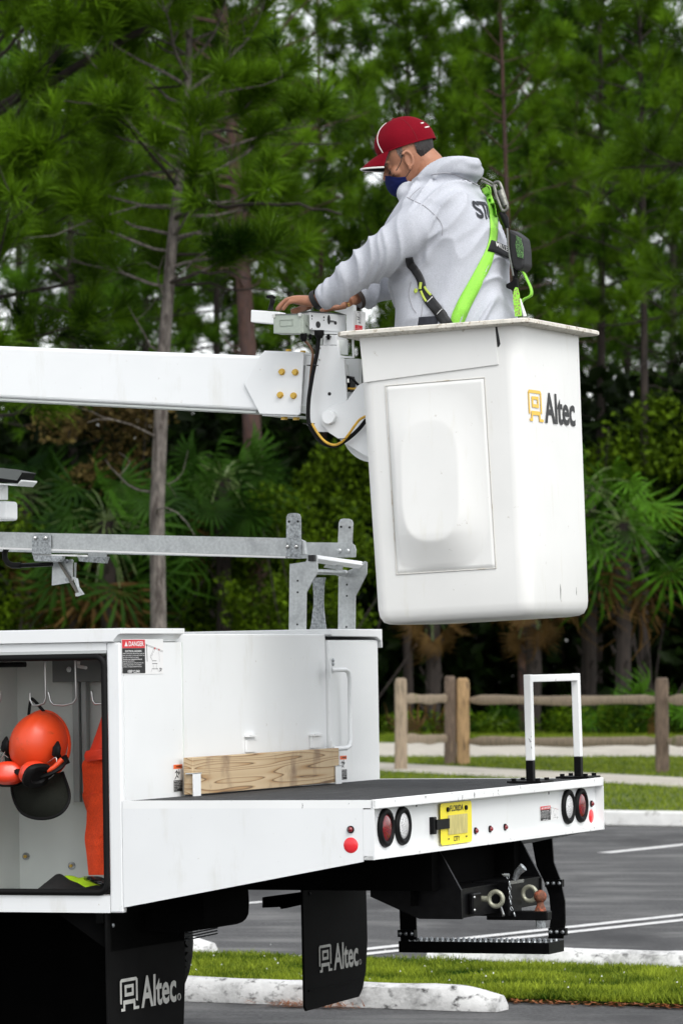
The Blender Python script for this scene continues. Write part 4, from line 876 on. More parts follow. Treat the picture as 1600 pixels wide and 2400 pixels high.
# --- ladder rack on the far locker
def rk(pix, x, t, m=ALU, nm='post_plate', parent=None, bevel=.002, holes=()):
    return TK.part(nm, slabx(pix, x, t), m, parent, bevel=bevel)
R1, R2 = 1.90, 2.26
def z6(l, ox=660, oy=1190, s=7.127): return [(ox+a/s, oy+b/s) for a, b in l]
pa = rk(z6([(115, 2060), (130, 940), (400, 900), (440, 780), (590, 780), (607, 1080), (500, 1260), (415, 1420), (405, 2060)]), R1, .006, nm='ladder_rack')
rk(z6([(935, 2075), (945, 1130), (1230, 990), (1380, 890), (1425, 910), (1420, 1110), (1300, 1350), (1232, 1480), (1225, 2075)]), R2, .006, parent=pa)
def dots(l, x, m=PRINTK, r=.004, nm='bolt_hole', parent=None, h=.0015, dome=False):
    for a, b in z6(l):
        c = P(a, b, 'x', x); TK.part(nm, MB().dome(c, -X, r, h, 12, 4) if dome else MB().cyl(c, c-X*h, r, 12), m, parent, smooth=50)
dots([(268, 1220), (267, 1412), (262, 1950)], R1, parent=pa); dots([(1089, 1285), (1087, 1472), (1080, 1992)], R2, parent=pa)
rk(z6([(72, 820), (75, 160), (100, 105), (150, 90), (250, 90), (300, 110), (320, 160), (325, 835)]), R1-.035, .006, GALV, parent=pa, nm='upright_plate')
rk(z6([(930, 700), (948, 250), (975, 195), (1030, 180), (1120, 185), (1170, 205), (1190, 260), (1172, 700)]), R2-.0, .006, parent=pa, nm='upright_plate')
dots([(123, 232), (270, 230)], R1-.036, r=.0048, parent=pa); dots([(992, 318), (1133, 328)], R2-.001, r=.0048, parent=pa)
dots([(100, 650), (245, 650)], R1-.036, STEEL, .009, 'rack_bolt', pa, .012, True); dots([(955, 722), (1095, 727)], R2-.01, ALU, .011, 'rack_bolt', pa, .006, True)
def rail(x, dx, pix, nm='rack_rail'):
    return TK.part(nm, slabx(pix, x, dx), ALU, bevel=.0015)
ra = rail(R1-.028, .022, [(-900, 1213), (0, 1247), (669, 1261), (700, 1263), (712, 1268), (716, 1300), (669, 1303), (0, 1282), (-900, 1250)])
TK.part('rail_foot', slabx([(-900, 1250.5), (0, 1282.5), (669, 1303.5), (669, 1308), (0, 1287), (-900, 1255)], R1-.034, .034), PRINTW, ra)
rail(R2-.008, .006, [(-200, 1240), (700, 1271), (822, 1272), (831, 1278), (834, 1290), (833, 1306), (700, 1309), (-200, 1288)])
rw = TK.part('rack_crossbar', MB().tube([P(726, 1308, 'x', R1+.03), P(848, 1325, 'x', R2+.02)], .017, 4, up=(0, 0, 1)), WHITE, bevel=.003)
TK.part('crossbar_socket', MB().box(P(731, 1308, 'x', R1-.004)-np.array([.01, .012, .012]), P(731, 1308, 'x', R1-.004)+np.array([.012, .012, .012])), PRINTK, rw)
rt = TK.part('rack_roller', MB().tube([P(740, 1340, 'x', R1+.02), P(805, 1342, 'x', R2-.06)], .011, 10), ALU, smooth=60)
TK.part('roller_bracket', MB().tube([P(790, 1342, 'x', R2-.08), P(812, 1344, 'x', R2)], .013, 4), STEEL, rt); TK.part('roller_bracket', MB().box(P(799, 1344, 'x', R2-.02)-.008, P(799, 1344, 'x', R2-.02)+.008), PRINTK, rt)
TK.part('roller_bracket', slabx([(758, 1330), (764, 1321), (802, 1325), (800, 1337)], R1+.2, .01), ALU, rt)
TK.part('rack_brace', MB().add(*(lambda L_, R_: ([p for p in L_]+[p for p in R_], [(i, i+1, len(L_)+i+1, len(L_)+i) for i in range(len(L_)-1)]))([P(a, b, 'x', R1+.16) for a, b in z6([(530, 1165), (528, 1300), (540, 1450), (542, 1600), (525, 1750), (500, 1950), (470, 2060)])], [P(a, b, 'x', R1+.16) for a, b in z6([(738, 1165), (715, 1300), (708, 1450), (705, 1600), (715, 1750), (735, 1930), (755, 2060)])])), GALV).modifiers.new('thick', 'SOLIDIFY').thickness = .006
# bracket, lever and cable under the rail (left)
def zl(l): return [(a/6.03, 1080+b/6.03) for a, b in l]
cb = TK.part('clamp_plate', slabx(zl([(453, 1320), (455, 1080), (470, 1045), (500, 1033), (690, 1033), (718, 1060), (724, 1320)]), R1-.040, .006), GALV, bevel=.002)
for a, b in zl([(500, 1092), (650, 1092)]): c = P(a, b, 'x', R1-.042); TK.part('clamp_bolt', MB().dome(c, -X, .0095, .012, 12, 4), STEEL, cb, smooth=50)
TK.part('channel', slabx(zl([(465, 1330), (880, 1345), (880, 1380), (830, 1430), (495, 1420), (480, 1400)]), R1-.036, .03), GALV, cb, bevel=.002)
TK.part('channel', slabx(zl([(1090, 1345), (1510, 1355), (1480, 1450), (1120, 1420)]), R1+.25, .03), GALV, cb, bevel=.002)
TK.part('channel_top', MB().prism([P(a, b, 'x', R1-.03) for a, b in zl([(465, 1322), (1085, 1325), (1085, 1350), (465, 1334)])], (.1, 0, 0)), PRINTW, cb)
TK.part('tab', slabx(zl([(1245, 1290), (1510, 1300), (1500, 1360), (1250, 1345)]), R1+.3, .006), ALU, cb)
pv = TK.part('pivot_plate', slabx(zl([(745, 1432), (1020, 1400), (1020, 1690), (990, 1720), (735, 1762)]), R1+.05, .008), ALU)
TK.part('edge_plate', slabx(zl([(1050, 1440), (1078, 1440), (1070, 1680), (1045, 1690)]), R1+.1, .004), ALU, pv)
TK.part('lever', MB().prism([P(a, b, 'x', R1+.035) for a, b in zl([(815, 1435), (850, 1430), (1110, 1850), (1080, 1870)])], (.008, 0, 0)), mat('dull_steel', (.16, .15, .13), .5, metal=.6), pv)
TK.part('lever_foot', MB().prism([P(a, b, 'x', R1+.03) for a, b in zl([(1025, 1640), (1075, 1665), (1095, 1780), (1168, 1885), (1070, 1915), (1065, 1870), (1120, 1860)])], (.02, 0, 0)), ALU, pv)
for a, b in zl([(920, 1420), (990, 1420), (945, 1680)]): c = P(a, b, 'x', R1+.03); TK.part('pivot_bolt', MB().cyl(c+X*.02, c, .008, 12), GALV, pv)
TK.part('gas_strut', MB().tube([P(a, b, 'x', R1) for a, b in zl([(100, 1240), (70, 1300), (75, 1380), (115, 1445), (180, 1478), (300, 1480)])], .012, 8), RUBBER, smooth=60)
TK.part('gas_strut', MB().tube([P(a, b, 'x', R1) for a, b in zl([(290, 1482), (745, 1460)])], .009, 8), BLACKG, smooth=60)
# work lamp on its post, far left
wl = TK.part('work_lamp', slabx([(-30, 1108), (-28, 1170), (-5, 1185), (13, 1222), (10, 1218), (-30, 1221)], 1.6, .1) if False else MB().box(P(-40, 1221, 'x', 1.6), P(16, 1174, 'x', 1.6)+X*.1), WHITE, bevel=.012, seg=3)
TK.part('lamp_post', MB().box(P(-8, 1172, 'x', 1.63), P(9, 1136, 'x', 1.63)+X*.04), WHITE, wl, bevel=.004)
TK.part('lamp_shell', slabx([(-60, 1128), (40, 1136), (50, 1124), (50, 1128), (40, 1139), (-60, 1132)], 1.55, .14), WHITE, wl, bevel=.002)
TK.part('lamp_body', slabx([(-60, 1094), (8, 1097.5), (54, 1107), (40, 1133), (-60, 1124)], 1.56, .12), BLACKG, wl, bevel=.004)
TK.part('lamp_cover', slabx([(-60, 1092), (8, 1097), (53, 1106), (40, 1126), (-60, 1112)], 1.555, .004), DARKPAINT, wl)
# pedestal, cab (outside the frame, seen only from elsewhere)
bx('rack_front_leg', (R1-.03, 3.6, .594), (R1+.03, 3.68, 1.02), ALU); bx('rack_front_leg', (R2-.03, 3.6, .594), (R2+.03, 3.68, 1.02), ALU)
TK.part('pedestal', MB().loft([((1.17, 3.6, z), X*s, Y*s, 5) for z, s in ((-.1, .34), (.5, .30), (1.35, .22))], 24), WHITE, smooth=40)
bx('bed_floor', (XI, .966, -.05), (1.84, YF, -.01), GRIP)
cabm = MB(); cabm.prism([(.1, YF+.1, -.55), (.1, YF+.1, 1.05), (.1, YF+.35, 1.15), (.1, YF+1.15, 1.15), (.1, YF+1.65, .45), (.1, YF+2.7, .32), (.1, YF+2.75, -.55)], (2.14, 0, 0)); cab = TK.part('cab', cabm, WHITE, bevel=.05, seg=3)
TK.part('cab_window', MB().prism([(.095, YF+.45, .5), (.095, YF+.45, 1.0), (.095, YF+1.1, 1.0), (.095, YF+1.5, .5)], (.004, 0, 0)), mat('dark_glass', (.02, .025, .03), .1), cab)
for x in (.12, 2.0): wheel(x, YF+2.0)

# --- boom
BX0, BX1 = 1.07, 1.27
bo = TK.part('boom', slabx([(-1400, 759), (600, 833), (640, 834), (640, 964), (600, 962), (-1400, 862)], BX0, BX1-BX0), WHITE, bevel=.012, seg=3)
TK.part('boom_under_strip', slabx([(-1400, 863), (600, 963), (600, 968), (-1400, 868)], BX0+.012, BX1-BX0-.024), GREYIN, bo)
def zb_(l): return [(550+a/4.48, 640+b/4.48) for a, b in l]
bp_ = TK.part('boom_end_plate', slabx(zb_([(98, 1165), (262, 868), (305, 823), (715, 835), (722, 860), (690, 1470), (668, 1492), (262, 1478)]), BX0-.011, .010), WHITE, bevel=.002)
TK.part('boom_end_plate', slabx(zb_([(98, 1165), (262, 868), (305, 823), (715, 835), (722, 860), (690, 1470), (668, 1492), (262, 1478)]), BX1+.001, .010), WHITE, bevel=.002)
for a, b in zb_([(497, 1038), (638, 1042), (480, 1281), (620, 1288)]):
    c = P(a, b, 'x', BX0-.011); w_ = TK.part('plate_bolt', MB().cyl(c, c-X*.003, .0125, 20), GOLD, bp_); TK.part('bolt_head', MB().cyl(c-X*.003, c-X*.013, .0105, 6), GOLD, bp_)
TK.part('boom_cap', MB().prism([P(a, b, 'x', BX0) for a, b in zb_([(310, 815), (700, 828), (700, 850), (310, 838)])], (BX1-BX0, 0, 0)), WHITE, bp_); TK.part('boom_cap', MB().prism([P(a, b, 'x', BX0) for a, b in zb_([(290, 1480), (660, 1495), (660, 1512), (290, 1498)])], (BX1-BX0, 0, 0)), WHITE, bp_)
for a, b in zb_([(565, 822), (715, 838)]): c = P(a, b, 'x', BX0+.03); TK.part('plate_bolt', MB().cyl(c, c+Z*.008, .011, 6), GOLD, bp_)
for a, b in zb_([(520, 1512), (645, 1515)]): c = P(a, b, 'x', BX0+.03); TK.part('plate_bolt', MB().cyl(c, c-Z*.010, .013, 6), GOLD, bp_)
inr = TK.part('boom_insert', slabx(zb_([(715, 862), (800, 868), (800, 1420), (740, 1475), (690, 1470)]), BX0+.012, BX1-BX0-.024), WHITE, bevel=.003)
TK.part('insert_slot', slabx(zb_([(722, 968), (738, 970), (705, 1370), (690, 1368)]), BX0+.009, .004), mat('slot_grey', (.25, .25, .24), .5), inr); TK.part('insert_slot', slabx(zb_([(700, 1395), (742, 1397), (738, 1455), (698, 1452)]), BX0+.009, .004), GREYIN, inr)
# --- elbow: two cheek plates, pin, turning arms
el_ = zb_([(885, 760), (1072, 762), (1085, 860), (1120, 880), (1150, 905), (1178, 1335), (1290, 1180), (1345, 1150), (1420, 1500), (1420, 1950), (1340, 1905), (1180, 1800), (985, 1675), (860, 1668), (760, 1600), (745, 1500), (745, 1400), (800, 1050)])
EX0, EX1 = 1.02, 1.31
def disc(c, r, x, dx, n=40): return MB().prism([(x, c[1]+r*math.cos(t), c[2]+r*math.sin(t)) for t in np.linspace(0, 2*math.pi, n, endpoint=False)], (dx, 0, 0))
for x in (EX0, EX1):
    pp = [(885, 760), (1072, 762), (1100, 870), (1150, 905), (1178, 1335), (1180, 1500), (1180, 1670), (860, 1668), (760, 1600), (745, 1500), (745, 1400), (800, 1050)]
    e1 = TK.part('elbow_plate', slabx(zb_(pp), x, .012), WHITE, bevel=.002)
    TK.part('elbow_arm', slabx(zb_([(1000, 1400), (1178, 1336), (1290, 1180), (1345, 1150), (1450, 1500), (1450, 1960), (1340, 1905), (1180, 1800), (985, 1675), (905, 1590), (905, 1480)]), x-.014, .012), WHITE, e1, bevel=.002)
    pc = P(*zb_([(1010, 1517)])[0], 'x', x-.014); pn = TK.part('pivot_pin', MB().cyl(pc, pc-X*.028, .0245, 30), WHITE, e1, bevel=.002)
cc_ = P(862, 1000, 'x', EX0)
TK.part('rotator', disc(cc_, .128, EX0+.05, .17), WHITE, bevel=.004); ro = TK.part('rotator_ring', MB().ring((EX0+.045, cc_[1], cc_[2]), X, .070, .006, 36, 6), WHITE, smooth=60)
TK.part('rotator_bore', disc(cc_, .062, EX0+.044, .003), mat('bore_grey', (.22, .23, .22), .5), ro)
c = P(*zb_([(995, 1268)])[0], 'x', EX0); TK.part('plate_hole', MB().cyl(c, c-X*.0015, .0065, 16), PRINTK)
for q in zb_([(895, 790), (890, 907)]): c = P(*q, 'x', EX0); TK.part('small_bolt', MB().dome(c, -X, .0045, .005, 8, 3), STEEL)
iv = TK.part('valve_block', slabx(zb_([(1160, 1075), (1200, 1080), (1215, 1130), (1205, 1245), (1168, 1245)]), EX0+.03, .05), BLACKG); TK.part('fitting', MB().cyl(P(*zb_([(1190, 1110)])[0], 'x', EX0+.02), P(*zb_([(1190, 1150)])[0], 'x', EX0+.02), .006, 8), STEEL, iv)
TK.part('inner_frame', slabx(zb_([(1150, 900), (1300, 900), (1300, 1330), (1178, 1330)]), EX0+.12, .03), WHITE); TK.part('inner_cylinder', MB().cyl(P(*zb_([(1172, 965)])[0], 'x', EX0+.05), P(*zb_([(1185, 1250)])[0], 'x', EX0+.05), .008, 10), WHITE, smooth=60)
TK.part('short_hose', MB().tube([P(*q, 'x', EX0+.02) for q in zb_([(1195, 1095), (1230, 1110), (1270, 1150), (1300, 1180)])], .005, 7), RUBBER, smooth=60)
TK.part('short_hose', MB().tube([P(*q, 'x', EX0+.02) for q in zb_([(1190, 1210), (1230, 1215), (1290, 1210)])], .004, 7), HOSEY, smooth=60)
# hoses looping under the elbow, with ties
def smooth_path(pts, k=6):
    p = [np.array(q, float) for q in pts]; out = []
    for i in range(len(p)-1):
        a, b, c, d = p[max(i-1, 0)], p[i], p[i+1], p[min(i+2, len(p)-1)]
        for j in range(k):
            t = j/k; out.append(.5*((2*b)+(c-a)*t+(2*a-5*b+4*c-d)*t*t+(3*b-a-3*c+d)*t**3))
    return out+[p[-1]]
hx = EX0-.045
TK.part('black_hose', MB().tube(smooth_path([P(*q, 'x', hx) for q in zb_([(888, 640), (880, 700), (862, 850), (815, 1080), (780, 1300), (770, 1480), (785, 1590), (850, 1710), (930, 1785), (1010, 1812), (1090, 1800), (1200, 1730), (1300, 1640), (1380, 1540)])]), .0078, 10), RUBBER, smooth=60)
TK.part('yellow_hose', MB().tube(smooth_path([P(*q, 'x', hx-.012) for q in zb_([(812, 1580), (870, 1680), (950, 1770), (1040, 1805), (1120, 1775), (1190, 1700), (1260, 1600), (1310, 1540), (1380, 1500)])]), .0048, 8), HOSEY, smooth=60)
TK.part('yellow_hose', MB().tube(smooth_path([P(*q, 'x', hx+.014) for q in zb_([(700, 650), (725, 700), (790, 770), (820, 850), (805, 980), (790, 1150), (775, 1350)])]), .0048, 8), HOSEB, smooth=60)
for a, b in zb_([(830, 968), (1155, 1740), (790, 1580)]): c = P(a, b, 'x', hx); TK.part('cable_tie', MB().tube([c-X*.016-Y*.01, c+X*.016-Y*.01, c+X*.016+Y*.02, c-X*.016+Y*.02], .002, 5, closed=True), PRINTK)
# --- control station
def zc_(l): return [(580+a/5.6, 660+b/5.6) for a, b in l]
CX0 = .97
arm = TK.part('control_arm', slabx(zc_([(45, 370), (420, 398), (420, 565), (40, 530)]), CX0+.11, .06), WHITE, bevel=.003)
ch_ = TK.part('control_chassis', slaby([(724, 731), (811, 739.5), (811, 779), (724, 772)], P(724, 731, 'x', CX0+.0)[1], .006) if False else MB().box((CX0, P(811, 0, 'x', CX0)[1] if False else .50, 1.665), (CX0+.1, .51, 1.73)), WHITE)
ch_.hide_render = False
bpy.data.objects.remove(ch_)
# chassis: its long face looks towards the near rear, 40 degrees off the truck side
def plane_pts(pix, x0, slope, px0):         # points whose local x grows with picture x
    return [P(a, b, 'x', x0+(a-px0)*slope) for a, b in pix]
cf = plane_pts(zc_([(812, 400), (1292, 440), (1292, 668), (812, 628)]), CX0+.02, .0012, 724)
nrm = np.cross(cf[1]-cf[0], cf[3]-cf[0]); nrm /= np.linalg.norm(nrm); nrm = nrm if nrm[0] > 0 else -nrm
ch_ = TK.part('control_chassis', MB().prism(cf, nrm*.11), WHITE, bevel=.002)
TK.part('chassis_top', MB().prism([p+Z*.001+nrm*.002 for p in (cf[0], cf[1])]+[cf[1]+nrm*.115+Z*.001, cf[0]+nrm*.115+Z*.001], Z*.004), DARKPAINT, ch_)
def onf(a, b): return P(*zc_([(a, b)])[0], 'x', CX0+.02+(580+a/5.6-724)*.0012)-nrm*.0008
def blob(a, b, ra, rb, m=PRINTK, nm='panel_hole', par=None):
    c = onf(a, b); e1 = (cf[1]-cf[0]); e1 /= np.linalg.norm(e1); TK.part(nm, MB().add([c+e1*ra*math.cos(t)+Z*rb*math.sin(t) for t in np.linspace(0, 2*math.pi, 14, endpoint=False)], [list(range(14))]), m, par or ch_)
blob(925, 565, .0095, .0125); blob(1151, 542, .006, .0070); blob(1065, 500, .006, .018); blob(845, 452, .003, .0035); blob(845, 490, .002, .0025); blob(1000, 468, .003, .0035); blob(1000, 508, .002, .0025); blob(842, 617, .002, .002); blob(1283, 645, .002, .002)
TK.part('toggle', MB().cyl(onf(1065, 520), onf(1120, 525)-nrm*.01, .004, 8), STEEL, ch_)
gb = slabx(zc_([(338, 440), (725, 422), (725, 680), (338, 680)]), CX0-.03, .075)
gx = TK.part('switch_box', gb, GREYBOX, bevel=.004)
gside = TK.part('box_lid', slabx(zc_([(338, 436), (700, 418), (700, 684), (338, 682)]), CX0-.038, .008), GREYBOX, gx, bevel=.003)
TK.part('lid_hinge', slabx(zc_([(350, 428), (690, 420), (690, 430), (350, 438)]), CX0-.040, .012), DARKPAINT, gx)
for q in ((350, 452), (690, 436)): c = P(*zc_([q])[0], 'x', CX0-.039); TK.part('hinge_clip', MB().box(c-np.array([.004, .006, .006]), c+np.array([.002, .006, .006])), STEEL, gx)
c = P(*zc_([(430, 588)])[0], 'x', CX0-.0385); TK.part('embossed_frame', MB().box(c, c+np.array([-.0012, -.050, .0015])).box(c+Z*.022, c+np.array([-.0012, -.050, .0235])).box(c, c+np.array([-.0012, .0015, .0235])).box(c-Y*.050, c+np.array([-.0012, -.0485, .0235])), mat('embossed_grey', (.25, .285, .24), .5), gx)
sd_ = P(*zc_([(725, 420)])[0], 'x', CX0-.03); sb_ = MB(); TK.part('conduit_cap', MB().cyl((CX0+.01, sd_[1]-.001, sd_[2]-.035), (CX0+.01, sd_[1]-.004, sd_[2]-.035), .012, 16), mat('cap_grey', (.26, .29, .25), .5), gx)
for a, b, r, l in ((735, 680, .013, .03), (940, 640, .018, .028)):
    c = P(*zc_([(a, b)])[0], 'x', CX0+.0); TK.part('cable_gland', MB().tube([c, c-Z*l*.6, c-Z*(l*.6+.012)], [r, r, r*.6], 12), RUBBER, smooth=40)
for a in (820, 1060): c = P(*zc_([(a, 690)])[0], 'x', CX0+.04); TK.part('leveling_bolt', MB().cyl(c, c-Z*.02, .006, 6).cyl(c-Z*.008, c-Z*.012, .010, 10), RUBBER)
TK.part('mount_bar', slabx(zc_([(780, 640), (1165, 660), (1165, 690), (780, 688)]), CX0+.06, .05), WHITE)
TK.part('mount_column', slabx(zc_([(990, 700), (1170, 700), (1170, 838), (985, 838)]), CX0+.05, .10), WHITE, bevel=.004); TK.part('column_edge', slabx(zc_([(955, 720), (985, 720), (980, 830), (955, 830)]), CX0+.06, .03), GREYIN)
cd_ = TK.part('label_holder', slabx(zc_([(1130, 385), (1290, 360), (1300, 340), (1340, 330), (1385, 300), (1392, 420), (1392, 690), (1292, 690), (1292, 435)]), CX0+.085, .03), WHITE, bevel=.002)
lc = [P(*q, 'x', CX0+.10) for q in zc_([(1398, 380), (1545, 402), (1530, 690), (1392, 690)])]
cl_ = TK.part('instruction_card', MB().prism(lc, (.004, 0, 0)), PRINTW)
def oncard(a, b): return P(*zc_([(a, b)])[0], 'x', CX0+.0985)
def cq(l, m, nm='print'): TK.part(nm, MB().add([oncard(a, b) for a, b in l], [list(range(len(l)))]), m, cl_)
cq([(1404, 566), (1506, 580), (1504, 640), (1404, 634)], PRINTR, 'red_field'); cq([(1404, 636), (1504, 642), (1504, 668), (1404, 660)], PRINTK, 'black_field')
for l in ([(1440, 400), (1480, 404), (1480, 409), (1440, 405)], [(1466, 415), (1472, 415), (1472, 555), (1466, 555)], [(1436, 455), (1470, 470), (1470, 480), (1436, 466)], [(1440, 490), (1476, 486), (1476, 494), (1440, 500)], [(1425, 420), (1428, 420), (1424, 555), (1421, 555)], [(1488, 425), (1490, 425), (1484, 560), (1482, 560)], [(1418, 596), (1490, 606), (1490, 612), (1418, 602)][:0] or [(1450, 535), (1482, 538), (1482, 545), (1450, 542)]): cq(l, PRINTK)
cq([(1435, 592), (1470, 596), (1470, 602), (1435, 598)], PRINTW); cq([(1422, 614), (1488, 620), (1488, 626), (1422, 620)], PRINTW)
jc = P(*zc_([(305, 375)])[0], 'x', CX0+.12); js = TK.part('joystick', MB().tube([jc, jc+Z*.008, jc+np.array([0, -.004, .022]), jc+np.array([0, -.008, .033]), jc+np.array([0, -.005, .046])], [.012, .009, .008, .010, .006], 12), RUBBER, smooth=50)
TK.part('joystick_cap', MB().tube([jc+np.array([0, .015, .052]), jc+np.array([0, .008, .050]), jc+np.array([0, -.008, .050]), jc+np.array([0, -.020, .045])], [.005, .007, .007, .004], 8), RUBBER, js, smooth=50)
TK.part('knob', MB().dome(onf(1250, 440)+nrm*.02, Z, .008, .007, 10, 3), BLACKG, ch_)
# grey-white tool loop on the lip
# --- the bucket itself (own frame, slightly tilted with the boom)
bO = np.array([.87, -.223, 1.66]); bX = np.array([1, 0, .008]); bY = np.array([0, 1, -.035]); bX /= np.linalg.norm(bX); bY -= bX*(bX@bY); bY /= np.linalg.norm(bY); bZ = np.cross(bX, bY)
BM = np.stack([bX, bY, bZ], 1)
def bw(p): return bO+BM@np.asarray(p, float)
WX, WY, WXb, WYb, SX_, SY_, HB = .688, .623, .652, .600, .021, .015, 1.045
def bsec(d, inset=0.0, r=.055, n=6):                 # rounded rectangle at depth d below the rim
    k = d/1.054; x0 = SX_*k+inset; y0 = SY_*k+inset; x1 = WX+(SX_+WXb-WX)*k-inset; y1 = WY+(SY_+WYb-WY)*k-inset; o = []
    for cx, cy, a0 in ((x1-r, y1-r, 0), (x0+r, y1-r, 90), (x0+r, y0+r, 180), (x1-r, y0+r, 270)):
        for j in range(n+1): a = math.radians(a0+90*j/n); o.append(bw((cx+r*math.cos(a), cy+r*math.sin(a), -d)))
    return o
def stack(secs, caps=(False, True)):
    m = MB(); n = len(secs[0]); m.add([p for s in secs for p in s], [(i*n+k, i*n+(k+1) % n, (i+1)*n+(k+1) % n, (i+1)*n+k) for i in range(len(secs)-1) for k in range(n)]+([list(range(n))] if caps[0] else [])+([[(len(secs)-1)*n+k for k in range(n)]] if caps[1] else [])); return m
bk = TK.part('bucket', stack([bsec(d) for d in (0, .2, .5, .8, .99)]+[bsec(1.015, .003, .056), bsec(1.035, .012, .058), bsec(1.043, .026, .06)]+[bsec(1.046, .05, .06)]), BUCKETW, smooth=40)
TK.part('bucket_liner', stack([bsec(d, .012, .045) for d in (.0, .5, 1.02)]), mat('liner_grey', (.55, .56, .53), .5), bk, smooth=40)
def lipsec(o, d, r=.02, n=4):
    out = []
    for cx, cy, a0 in ((WX+o-r, WY+o-r, 0), (-o+r, WY+o-r, 90), (-o+r, -o+r, 180), (WX+o-r, -o+r, 270)):
        for j in range(n+1): a = math.radians(a0+90*j/n); out.append(bw((cx+r*math.cos(a), cy+r*math.sin(a), -d+(.008 if cx < .1 and cy > .3 else 0))))
    return out
LO = .055
TK.part('bucket_rim', stack([bsec(.013, .0, .055), lipsec(LO-.004, .011, .03, 6), lipsec(LO, .008, .032, 6), lipsec(LO, -.003, .032, 6), lipsec(LO-.006, -.007, .03, 6), bsec(-.006, -.006, .055), bsec(-.003, .012, .05), bsec(.05, .0125, .05)], (False, False)), RIMW, bk, smooth=35)
# cover flap over the upper part of the near face
def face(x, y, z, out=0.0): k = -z/1.054; return bw((SX_*k-out, y, z))
mb = MB(); fp = [(.015, -.012), (.606, -.012), (.606, -.165), (.080, -.150), (.075, -.012)]
fl_ = [(.085, -.006), (.080, -.148), (.598, -.172), (.606, -.006)]
mb.prism([face(0, y, z, .0005) for y, z in fl_], -bX*.005); TK.part('cover_flap', mb, BUCKETW, bk, bevel=.002)
TK.part('flap_gap', MB().prism([face(0, y, z, .0003) for y, z in ((.085, -.010), (.078, -.010), (.070, -.075), (.076, -.085), (.082, -.085))], -bX*.0008), PRINTK, bk)
# stepped access panel with a pocket: a raised frame and a recessed oval trough
def pocket():
    """rectangular moulded panel, height field pushed outwards"""
    ys = np.linspace(0, 1, 61); zs = np.linspace(0, 1, 91); V = []
    for z in zs:
        for y in ys:
            y0 = .155+(.14-.155)*0; yy = (.140+.375*y)+.0*z; zz = -.192-.672*z
            e = min(y, 1-y)*.365; e2 = min(z, 1-z)*.665; ed = min(e, e2); rise = .010*min(1, ed/.008)
            dy = (y-.58)/.29; dz = (z-.52)/.32; q = (abs(dy)**2.6+abs(dz)**4.0)**(1/2.8)
            skirt = max(0, 1-max(0, q-1)/.85)**1.25 if q > 1 else 1.0
            A = .006+.034*min(1, max(0, (z-.05)/.75))**1.2
            V.append(face(0, yy, zz, .0005+.005*min(1, ed/.006)+A*skirt*min(1, ed/.02)))
    n = 61; F = [(i*n+j, i*n+j+1, (i+1)*n+j+1, (i+1)*n+j) for i in range(90) for j in range(60)]
    return MB().add(V, F)
TK.part('moulded_pocket', pocket(), BUCKETW, bk, smooth=60)
fr_ = MB()
for a, b in (((.137, -.189), (.518, -.189)), ((.518, -.189), (.518, -.867)), ((.518, -.867), (.137, -.867)), ((.137, -.867), (.137, -.189))): fr_.tube([face(0, a[0], a[1], .002), face(0, b[0], b[1], .002)], .0018, 6)
TK.part('pocket_edge', fr_, splat(mat('edge_resin', (.66, .645, .6), .5), (.40, .33, .22), 12, .55, .7), bk, smooth=60)
for a, b, w_ in (((.335, -.66), (.322, -.74), .002), ((.30, -.79), (.28, -.80), .0016)): TK.part('scratch', MB().prism([face(0, a[0], a[1], .0325), face(0, a[0]+w_, a[1], .0325), face(0, b[0], b[1], .0325)], -bX*.0004), mat('scratch_grey', (.2, .2, .2), .6) if 'scratch_grey' not in bpy.data.materials else bpy.data.materials['scratch_grey'], bk)
def rface(x, z, out=0.0): k = -z/1.054; return bw((x, SY_*k-out, z))
def rpt(px, py):                                     # point of the bucket's rear face under a pixel
    o = CAM; d = TM.T@ray(px, py); q = TM.T@(CAM-TO)-bO; n_ = BM@np.array([0, 1, SY_/1.054]); t = -(q@n_)/(d@n_); return BM.T@(q+d*t)
a_ = rpt(1238, 986); b_ = rpt(1346, 999); c_ = rpt(1236, 911)
ev = bw(b_)-bw(a_); 
logo(TK, bk, bw(a_)-bY*.001, bX, bZ, -bY, (b_[0]-a_[0]), .112, YELLOWP, PRINTK, iw=.30, reg=False)
TK.part('scratch', MB().prism([rface(.33, -.93, .001), rface(.336, -.95, .001), rface(.328, -.99, .001)], -bY*.0005), bpy.data.materials['scratch_grey'], bk)
TK.part('scratch', MB().prism([rface(.50, -.94, .001), rface(.503, -.96, .001), rface(.5, -.97, .001)], -bY*.0005), bpy.data.materials['scratch_grey'], bk)
# tool loop behind the left end of the rim
lo = [P(*q, 'x', .93) for q in zb_([(1075, 700), (1100, 850), (1115, 880), (1245, 885), (1240, 700)])]; tl = TK.part('rim_bracket', MB().tube(lo, .005, 6), WHITE, smooth=50)
TK.part('bracket_web', MB().prism([P(*q, 'x', .94) for q in zb_([(1080, 700), (1105, 850), (1185, 860), (1185, 700)])], (.004, 0, 0)), GREYIN, tl)

# ------------------------------------------------------------------ things stowed on the truck
pkm = MB().box((.455, .876, .005), (1.785, .912, .136)); pk = single('wooden_plank', pkm, PLANK, 'knotty pale pine plank standing on edge across the black deck', 'plank', bevel=.002)
